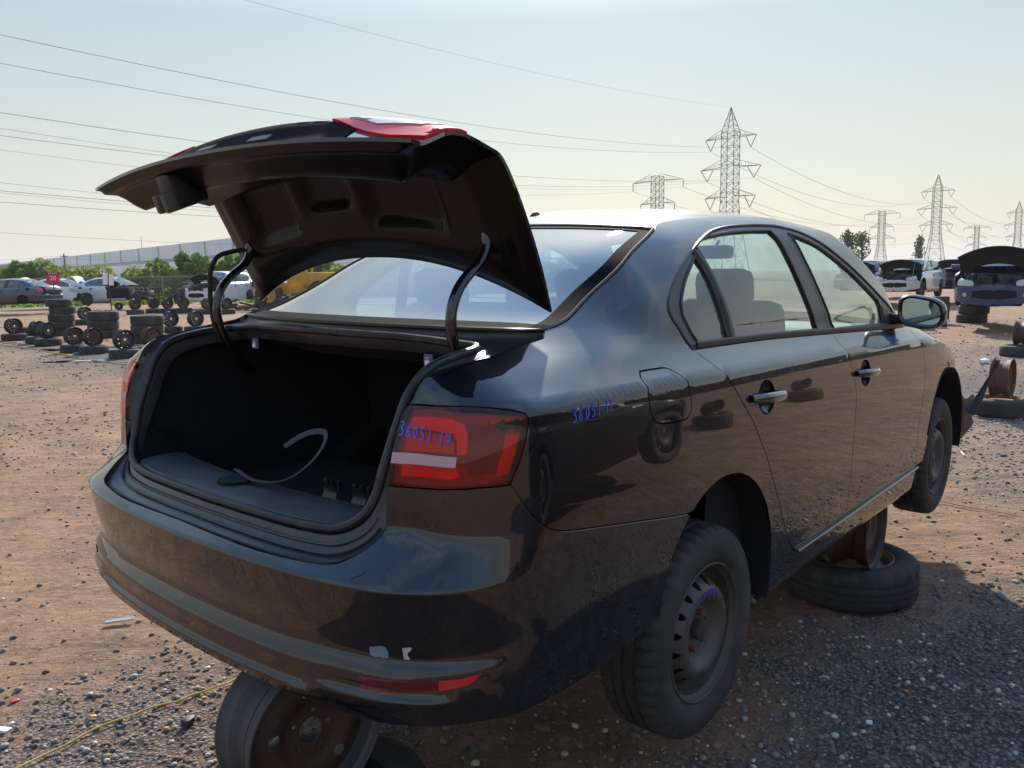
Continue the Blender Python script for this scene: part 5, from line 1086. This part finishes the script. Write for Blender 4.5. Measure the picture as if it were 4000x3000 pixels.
# leaning panel and loose bumper by the right row
p = MB().box((0,0,.33), (.06,.50,.66), bev=.03).build('seat_back_panel', 'grey_bumper', None, True); p.location = (23.3,3.9,.12); p.rotation_euler = (0,-.15,.1); tag(p, 'black upright panel standing between the silver and blue cars', 'panel')
p = MB().grid([[(.12*math.cos(t), y, .14+.14*math.sin(t)) for t in np.linspace(-1.2, 1.4, 8)] for y in np.linspace(-.45, .45, 10)]).build('loose_bumper', 'grey_bumper', None, True); p.location = (21.6,3.35+.4,.0); p.rotation_euler = (0,0,math.pi); tag(p, 'loose dark bumper on the ground left of the right tyre stack', 'bumper')
p = MB().tube([(0,0,.1),(.5,-.5,.12),(1.0,-1.1,.10)], .05, 8).build('bent_pipe', 'bare_metal', None, True); p.location = (19.8,1.5,0); tag(p, 'pale bent pipe on the ground at the right edge', 'pipe')
# ---- yellow loader
mat('loader_yellow', (.55,.30,.02), .5, dirt=.4, dscale=2)
LD = empty('wheel_loader', (23.65,37.5,0), (0,0,AR)); tag(LD, 'yellow wheel loader seen below the raised trunk lid', 'loader')
for x in (0, 2.8):
    w_ = obj('wheel', tyre_me('loader', w=.5, od=1.45, bead=.42, n=48), 'tyre_dusty', LD); w_.location = (x, -.75, .75); MB().lathe([(0,-.18),(.15,-.18),(.20,-.10),(.40,-.12),(.44,-.2)], 24, 'Y').build('hub', 'loader_yellow', w_, True)
k = MB(); k.box((2.9,0,1.55), (2.2,1.3,.75), bev=.06); k.box((1.3,0,1.1), (2.8,1.0,.6), bev=.05); k.box((.2,-.75,1.62), (1.5,.5,.06)); k.build('body', 'loader_yellow', LD, True)
k = MB()
for a in (-.65, .65):
    for b in (1.05, 2.05): k.box((b,a,2.1), (.10,.10,1.5))
k.box((1.55,0,2.86), (1.25,1.45,.10), bev=.03); k.box((1.55,-.66,1.65), (1.0,.06,.62)); cab = k.build('cab', 'loader_yellow', LD, True); MB().box((1.55,-.66,2.38), (.9,.02,.82)).build('cab_window', 'far_glass', cab)
k = MB(); k.box((-1.6,0,1.0), (.25,2.2,1.0), bev=.04)
for s in (-.5, .5): k.box((-.8,s,1.3), (1.6,.15,.25), Matrix.Rotation(.3, 3, 'Y'))
k.build('bucket_arm', 'rim_brown', LD, True)
k = MB()
for i in range(9): k.box((-1.2+2.8*random.random(), -1.3+.5*random.random(), .2+.25*random.random()), (1.2*random.random()+.3, .12, .10), Matrix.Rotation(random.random()-.5, 3, 'Y'))
sh = k.build('scrap_heap', 'rim_brown', None); sh.location = (20.9,35.6,0); sh.rotation_euler = (0,0,AR); tag(sh, 'low heap of rusty scrap beams beside the hinge arm', 'scrap heap')
# ---- row sign and white sign
mat('sign_red', (.55,.02,.05), .5); mat('sign_black', (.02,.02,.02), .5); mat('sign_white', (.75,.75,.73), .5); mat('post_rust', (.10,.05,.03), .8)
def text_part(txt, size, loc, rot, m, parent, name='lettering'):
    cu = bpy.data.curves.new('t', 'FONT'); cu.body = txt; cu.size = size; cu.align_x = 'CENTER'; cu.align_y = 'CENTER'; cu.extrude = .002; t = bpy.data.objects.new('t', cu); col.objects.link(t); bpy.context.view_layer.update(); dg = bpy.context.evaluated_depsgraph_get(); me = bpy.data.meshes.new_from_object(t.evaluated_get(dg)); bpy.data.objects.remove(t)
    o = link(name, me, parent, m); o.location = loc; o.rotation_euler = rot; return o
FA = math.atan2(-.92, -.39)       # facing the camera from the left yard
SG = empty('row_sign', (11.05,33.8,0), (0,0,FA+math.pi/2)); tag(SG, 'red row sign with white number 20 on a rusty post', 'sign')
MB().bar((0,.02,0), (0,.02,1.75), .025, 8).build('post', 'post_rust', SG); pl_ = MB().box((0,0,1.80), (.48,.02,.44)).build('panel', 'sign_red', SG); MB().box((0,-.013,1.985), (.48,.008,.075)).build('top_strip', 'sign_black', SG)
text_part('RANGÉE', .085, (0,-.0185,1.985), (R_(90),0,0), 'sign_white', SG); text_part('20', .24, (0,-.0125,1.79), (R_(90),0,0), 'sign_white', SG, 'number')
WS = empty('white_sign', (15.6,39.2,0), (0,.06,FA+math.pi/2)); tag(WS, 'two blank white sign boards on a rusty leaning post', 'sign')
MB().bar((0,.02,0), (-.16,.02,2.0), .03, 8).build('post', 'post_rust', WS)
for s, dz in ((-1, .03), (1, 0)): MB().box((-.15+s*.135,0,1.72+dz), (.22,.02,.56)).build('board', 'sign_white', WS)
# ================================================================== fence, hedge, warehouse
mat('concrete_pale', (.66,.68,.70), .8, var=.06, vscale=.1); mat('facade_band', (.36,.38,.40), .8); mat('facade_low', (.78,.80,.80), .8, var=.05, vscale=.2); mat('facade_dark', (.10,.11,.12), .8); mat('galv', (.30,.31,.31), .5, metal=.6); mat('pole_wood', (.07,.055,.045), .9)
leaf('leaf_bright', (.12,.22,.03), (.22,.32,.06)); leaf('leaf_olive', (.15,.20,.04), (.30,.29,.08), .35); leaf('leaf_dark', (.035,.055,.02), (.06,.085,.03)); mat('bark', (.06,.045,.035), .9); mat('lattice_steel', (.16,.16,.17), .6, metal=.2); mat('wire', (.22,.22,.22), .6); mat('insulator', (.20,.21,.20), .5)
A_, B_ = np.array((131.4,224.6)), np.array((180.7,576.0)); dirb = (B_-A_)/np.linalg.norm(B_-A_); A2 = A_-dirb*170; nrm = np.array((-dirb[1], dirb[0]))
nrm = nrm if nrm @ (np.array((-2.,-2.))-A_) > 0 else -nrm
WH = empty('warehouse', (A_[0], A_[1], 0)); tag(WH, 'long pale warehouse with grey band behind the hedge', 'building')
def wall_strip(nm, m, t0, t1, z0, z1, off):
    a = A_+dirb*t0+nrm*off-A_; b = A_+dirb*t1+nrm*off-A_; c = a-nrm*60; d = b-nrm*60; MB().add([(*a,z0),(*b,z0),(*b,z1),(*a,z1),(*c,z0),(*d,z0),(*d,z1),(*c,z1)], [(0,1,2,3),(3,2,6,7),(4,7,6,5),(0,3,7,4),(1,5,6,2),(0,4,5,1)]).build(nm, m, WH)
wall_strip('upper_wall', 'concrete_pale', -78, 360, 9.4, 14.1, 0); wall_strip('dark_band', 'facade_band', -78, 360, 8.2, 9.4, -.6); wall_strip('lower_wall', 'facade_low', -78, 360, 0, 8.2, .3)
wall_strip('end_block', 'facade_dark', 300, 420, 0, 13.0, 4)
for t in np.arange(-70, 360, 22): a = A_+dirb*t+nrm*.2-A_; MB().box((a[0], a[1], 11.75), (.4,.4,4.6)).build('panel_joint', 'facade_band', WH)
for t in (60, 150, 230, 330): a = A_+dirb*t+nrm*.6-A_; MB().box((a[0], a[1], 3.2), (9,.8,5.6), Matrix.Rotation(math.atan2(dirb[1], dirb[0]), 3, 'Z')).build('loading_door', 'facade_dark', WH)
MB().bar((A_[0]-A_[0]+dirb[0]*80, dirb[1]*80, 14), (dirb[0]*80, dirb[1]*80, 18.5), .12, 6).build('roof_mast', 'galv', WH)
# chain-link fence
def chain_material():
    m = bpy.data.materials.new('chain_link'); m.use_nodes = True; nt = m.node_tree; nt.nodes.clear(); o = _n(nt, 'OutputMaterial'); t = _n(nt, 'BsdfTransparent'); d = _n(nt, 'BsdfDiffuse'); d.inputs[0].default_value = (.16,.16,.15,1); x = _n(nt, 'MixShader'); tc = _n(nt, 'TexCoord')
    mp = _n(nt, 'Mapping'); mp.inputs['Rotation'].default_value = (0, R_(45), 0); nt.links.new(tc.outputs['Object'], mp.inputs[0]); sp_ = _n(nt, 'SeparateXYZ'); nt.links.new(mp.outputs[0], sp_.inputs[0]); fs = []
    for k in (0, 2):
        a = _n(nt, 'Math', operation='MULTIPLY'); a.inputs[1].default_value = 16; nt.links.new(sp_.outputs[k], a.inputs[0]); b = _n(nt, 'Math', operation='FRACT'); nt.links.new(a.outputs[0], b.inputs[0]); c = _n(nt, 'Math', operation='LESS_THAN'); c.inputs[1].default_value = .14; nt.links.new(b.outputs[0], c.inputs[0]); fs.append(c)
    mx_ = _n(nt, 'Math', operation='MAXIMUM'); nt.links.new(fs[0].outputs[0], mx_.inputs[0]); nt.links.new(fs[1].outputs[0], mx_.inputs[1]); nt.links.new(mx_.outputs[0], x.inputs[0]); nt.links.new(t.outputs[0], x.inputs[1]); nt.links.new(d.outputs[0], x.inputs[2]); nt.links.new(x.outputs[0], o.inputs[0]); MATS['chain_link'] = m
chain_material()
P0, P1 = np.array((14.0,76.0)), np.array((44.0,44.0)); Lf = np.linalg.norm(P1-P0); FE = empty('chain_link_fence', (*P0,0), (0,0,math.atan2(*(P1-P0)[::-1]))); tag(FE, 'galvanised chain-link fence before the hedge', 'fence')
MB().add([(-12,0,0),(Lf,0,0),(Lf,0,1.92),(-12,0,1.92)], [(0,1,2,3)]).build('wire_mesh', 'chain_link', FE)
MB().bar((-12,-.03,1.95), (Lf,-.03,1.95), .035, 8).build('top_rail', 'galv', FE)
for t in np.arange(-12, Lf+.1, 3.05): MB().bar((t,-.05,0), (t,-.05,2.02), .04, 8).build('fence_post', 'galv', FE)
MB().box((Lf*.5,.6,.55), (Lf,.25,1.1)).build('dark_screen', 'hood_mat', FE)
# vegetation as leaf clumps
def leaves(C, Rr, n, size, m, name, parent=None, seed=0, flat=.0):
    r = np.random.default_rng(seed); C = np.asarray(C, float); Rr = np.asarray(Rr, float); k = r.integers(0, len(C), n); d = r.normal(size=(n, 3)); d /= np.linalg.norm(d, axis=1)[:, None]; p = C[k]+d*Rr[k]*(.45+.55*r.random((n, 1))**.5)
    p = p[p[:, 2] > .02]; n = len(p); a = r.normal(size=(n, 3)); a /= np.linalg.norm(a, axis=1)[:, None]; b = np.cross(a, r.normal(size=(n, 3))); b /= np.linalg.norm(b, axis=1)[:, None]; s = size*(.5+r.random((n, 1)))
    V = np.stack([p-a*s, p+b*s*.55, p+a*s, p-b*s*.55], 1).reshape(-1, 3); F = np.arange(n*4).reshape(-1, 4)
    me = bpy.data.meshes.new(name); me.vertices.add(len(V)); me.vertices.foreach_set('co', V.astype(np.float32).ravel()); me.loops.add(n*4); me.loops.foreach_set('vertex_index', F.astype(np.int32).ravel()); me.polygons.add(n); me.polygons.foreach_set('loop_start', np.arange(0, n*4, 4, dtype=np.int32)); me.update(calc_edges=True); me.materials.append(MATS[m])
    o = bpy.data.objects.new(name, me); col.objects.link(o); o.parent = parent; return o
rv = np.random.default_rng(5)
def band(p0, p1, n, h0, h1, dep, sz): 
    t = rv.random(n); q = np.array(p0)[None]*(1-t[:, None])+np.array(p1)[None]*t[:, None]; q = q+rv.normal(size=(n, 2))*dep; h = h0+(h1-h0)*rv.random(n)*(.6+.4*np.sin(t*23)); return np.column_stack([q, h*rv.random(n)]), np.column_stack([np.full(n, sz), np.full(n, sz), np.full(n, sz*.8)])*(.6+.8*rv.random((n, 1)))
C1, R1 = band((8,98), (62,42), 620, 2.0, 3.1, 1.2, 1.1); o = leaves(C1, R1, 120000, .17, 'leaf_olive', 'hedge', seed=1); tag(o, 'dense olive and green wild hedge behind the fence', 'hedge', kind='stuff')
C1, R1 = band((13,78), (46,43), 200, .7, 1.9, .5, .6); o = leaves(C1, R1, 16000, .11, 'leaf_bright', 'weeds', seed=2); tag(o, 'bright green weeds growing along the chain-link fence', 'weeds', kind='stuff')
C1, R1 = band((20,66), (36,50), 60, .2, .4, .6, .35); o = leaves(np.array(C1)+[-3.5,-4.5,0], R1, 5000, .08, 'leaf_bright', 'grass_tufts', seed=12); tag(o, 'low grass tufts under the background wrecks', 'grass', kind='stuff')
def shrub(x, y, h, label, seed, m='leaf_bright', sz=.20, wd=1.0, name='leafy_shrub', cat='shrub'):
    e = empty(name, (x, y, 0)); tag(e, label, cat, 'tall shrubs above the hedge'); r = np.random.default_rng(seed); k = MB()
    C_ = []; R_2 = []
    for i in range(7):
        a = r.random()*6.28; q = (math.cos(a)*wd*r.random(), math.sin(a)*wd*r.random(), h*(.55+.42*r.random())); k.tube([(0,0,0), (q[0]*.4, q[1]*.4, q[2]*.5), q], [.06, .04, .015], 6)
        for j in range(3): C_.append((q[0]+.3*r.normal(), q[1]+.3*r.normal(), q[2]+.25*r.normal())); R_2.append((.42, .42, .5))
    k.build('stem', 'bark', e, True); leaves(C_, R_2, 1400, sz, m, 'foliage', e, seed); return e
for i, (px, y, h, w_) in enumerate(((33.9,70.4,3.3,1.8),(35.2,69.0,3.7,1.5),(36.8,67.6,3.3,1.9),(38.6,65.8,3.4,1.9),(43.2,61.2,3.4,2.2),(25.1,79.6,3.0,2.2))):
    shrub(px, y, h, ['leftmost tall leafy shrub above the hedge near the lid', 'second tall leafy shrub above the hedge, tallest', 'third tall leafy shrub above the hedge', 'tall leafy shrub between the hinge arms', 'leafy shrub behind the yellow loader', 'leafy shrub at the far left above the navy car'][i], 20+i, wd=w_)
def tree(x, y, h, label, seed):
    e = empty('far_tree', (x, y, 0)); tag(e, label, 'tree', 'trees on the right skyline'); r = np.random.default_rng(seed); k = MB().tube([(0,0,0),(.1,0,h*.5),(0,.1,h*.8)], [.25,.16,.06], 8); C_ = []; R2 = []
    for i in range(16):
        z = h*(.35+.62*r.random()); a = r.random()*6.28; rr = h*.28*(1.1-z/h*.7)*r.random(); q = (math.cos(a)*rr, math.sin(a)*rr, z); k.tube([(0,0,z*.75), q], [.07,.02], 5); C_.append(q); R2.append((h*.09, h*.09, h*.14))
    k.build('trunk', 'bark', e, True); leaves(C_, R2, 700, .22, 'leaf_dark', 'crown', e, seed)
tree(153.6,49.6,8.0,'left small tree on the skyline above the dark hoods',41); tree(155.,47.5,8.6,'fuller small tree on the skyline right of it',42); tree(173.,42.3,7.4,'small tree at the foot of the middle lattice tower',43)
C1, R1 = band((10,-26), (60,-16), 160, 1.5, 3.6, 1.5, 1.3); o = leaves(C1, R1, 9000, .3, 'leaf_dark', 'bushes', seed=9); tag(o, 'row of bushes beyond the right edge, mirrored in the doors', 'bushes', kind='stuff')
# utility pole with its wires
UP = empty('utility_pole', (59.4,159.,0)); tag(UP, 'wooden utility pole in front of the warehouse', 'utility pole'); MB().bar((0,0,0),(0,0,7.0),.16,8,.11).build('pole', 'pole_wood', UP); MB().box((0,0,6.5),(2.0,.12,.14),Matrix.Rotation(.6,3,'Z')).build('crossarm', 'pole_wood', UP)
# ================================================================== lattice towers and power lines
def tower(x, y, h, arms, label, seed, base=3.6, top=1.45, bw=None, r=.075):
    e = empty('lattice_tower', (x, y, 0)); tag(e, label, 'lattice tower', 'high-voltage towers'); k = MB(); z_a = arms[-1][0]-2.0; topz = arms[0][0]
    def half(z): return top if z > z_a else top+(base-top)*(1-z/z_a)**1.1
    zs = [0]; 
    while zs[-1] < topz+1.0: zs.append(min(zs[-1]+max(1.7, half(zs[-1])*1.35), topz+1.0) if topz+1.0-zs[-1] > 1e-3 else topz+1.0)
    cs = ((-1,-1),(1,-1),(1,1),(-1,1))
    for a, b in zip(zs[:-1], zs[1:]):
        ha, hb = half(a), half(b)
        for i in range(4):
            c, d = cs[i], cs[(i+1) % 4]; k.bar((c[0]*ha,c[1]*ha,a), (c[0]*hb,c[1]*hb,b), r); k.bar((c[0]*ha,c[1]*ha,a), (d[0]*hb,d[1]*hb,b), r*.55); k.bar((d[0]*ha,d[1]*ha,a), (c[0]*hb,c[1]*hb,b), r*.55); k.bar((c[0]*hb,c[1]*hb,b), (d[0]*hb,d[1]*hb,b), r*.55)
    k.build('tower_body', 'lattice_steel', e)
    if h > topz+1.5:
        k = MB(); n = 4
        for c in cs: k.bar((c[0]*top,c[1]*top,topz+1.0), (0,0,h), r)
        for j in range(1, n):
            t = j/n; q = top*(1-t); z = topz+1+(h-topz-1)*t
            for i in range(4): c, d = cs[i], cs[(i+1) % 4]; k.bar((c[0]*q,c[1]*q,z), (d[0]*q,d[1]*q,z), r*.5); q2 = top*(1-(j-1)/n); k.bar((c[0]*q2,c[1]*q2,topz+1+(h-topz-1)*(j-1)/n), (d[0]*q,d[1]*q,z), r*.5)
        k.build('peak', 'lattice_steel', e)
    for (z, L) in arms:
        for s in (-1, 1):
            a = MB(); tip = (0, s*L, z-.2)
            for c in (-1, 1):
                a.bar((c*top, s*top, z), tip, r*.8); a.bar((c*top, s*top, z+1.5), tip, r*.6)
                for t in (.3, .55, .78): p1 = np.array((c*top,s*top,z))*(1-t)+np.array(tip)*t; p2 = np.array((c*top,s*top,z+1.5))*(1-t)+np.array(tip)*t; a.bar(p1, p2, r*.4); p3 = np.array((-c*top,s*top,z))*(1-t)+np.array(tip)*t; a.bar(p1, p3, r*.4)
            if bw is None:
                for f in (.45, 1.0): a.bar((0, s*(top+(L-top)*f), z-.2), (0, s*(top+(L-top)*.72), z-2.6), .09, 5)
            else: a.bar((0, s*L, z-.2), (0, s*L, z-2.0), .09, 5)
            a.build('crossarm', 'lattice_steel', e)
    return e
ARM = [(30.4,5.9),(24.0,7.0),(17.8,5.9)]
for i, (x, y) in enumerate(((167.,79.6),(343.5,79.8),(522.,80.9))): tower(x, y, 36.6, ARM, ['nearest and tallest lattice tower above the roof', 'middle lattice tower above the right wrecks', 'farthest lattice tower at the right edge'][i], i, r=.085+.02*i)
for i, x in enumerate((171., 345., 518.)): tower(x, 100., 24.2, [(23.2,6.8),(18.0,4.6),(13.5,5.2)], ['flat-topped tower just above the car roof', 'flat-topped tower left of the middle lattice tower', 'flat-topped tower near the right edge'][i], 5+i, base=2.6, top=1.1, bw=1, r=.08+.02*i)
def wire(P, Q, sag, label, r=.03, n=40):
    P, Q = np.array(P, float), np.array(Q, float); L = [P+(Q-P)*t-np.array((0,0,4*sag*t*(1-t))) for t in np.linspace(0, 1, n)]; o = MB().tube(L, r*.75, 4).build('power_line', 'wire', None, True); tag(o, label, 'power line', 'overhead power lines')
lev = ['upper', 'middle', 'lower']
TX = [-10., 167., 343.5, 522.]
for k, (z, L) in enumerate(ARM):
    for s, sd in ((1, 'far-side'), (-1, 'near-side')):
        y = 79.6+s*(1.45+(L-1.45)*.72); zz = z-2.7
        wire((TX[0], y, zz-4.2), (TX[1], y, zz), 4.0, f'{lev[k]} {sd} power line from the left edge to the nearest tower', .035)
        wire((TX[1], y, zz), (TX[2], y, zz), 6.5, f'{lev[k]} {sd} power line between nearest and middle tower', .05)
        wire((TX[2], y, zz), (TX[3], y, zz), 6.5, f'{lev[k]} {sd} power line between middle and farthest tower', .07)
wire((TX[0], 79.6, 33), (TX[1], 79.6, 36.6), 3.0, 'thin top ground wire running to the nearest tower peak', .02)
for k, (z, L, s) in enumerate(((21.2,6.8,1),(21.2,6.8,-1),(16.0,4.6,1),(16.0,4.6,-1),(11.5,5.2,1))):
    y = 100+s*L; wire((-5., y, z-1.5), (171., y, z), 4.2, ['upper far', 'upper near', 'middle far', 'middle near', 'lower far'][k]+' thin line leading to the flat-topped tower', .028); wire((171., y, z), (345., y, z), 5.5, ['upper far', 'upper near', 'middle far', 'middle near', 'lower far'][k]+' thin line beyond the flat-topped tower', .05)
for k in range(2): wire((59.4+.6*k, 159., 6.6-k*.5), (150.-k, 150., 6.4-k*.6), .8, ['upper', 'lower'][k]+' thin wire from the utility pole along the warehouse', .035); wire((59.4, 159.+.6*k, 6.6-k*.5), (10., 172., 5.2-k*.6), .8, ['upper', 'lower'][k]+' thin wire from the utility pole to the left', .035)

# ================================================================== summer haze
hz = MB().box((0,0,24), (5200,5200,52)).build('haze'); hz['kind'] = 'stuff'; hz['label'] = 'thin pale summer haze over the whole yard'; hz['category'] = 'haze'
hm = bpy.data.materials.new('haze_air'); hm.use_nodes = True; hn = hm.node_tree; hn.nodes.clear(); ho = hn.nodes.new('ShaderNodeOutputMaterial'); hv_ = hn.nodes.new('ShaderNodeVolumePrincipled'); hv_.inputs['Color'].default_value = (.93,.96,1,1); hv_.inputs['Density'].default_value = .0003; hv_.inputs['Anisotropy'].default_value = .1; hn.links.new(hv_.outputs[0], ho.inputs['Volume']); hz.data.materials.append(hm)
cy.volume_bounces = 0
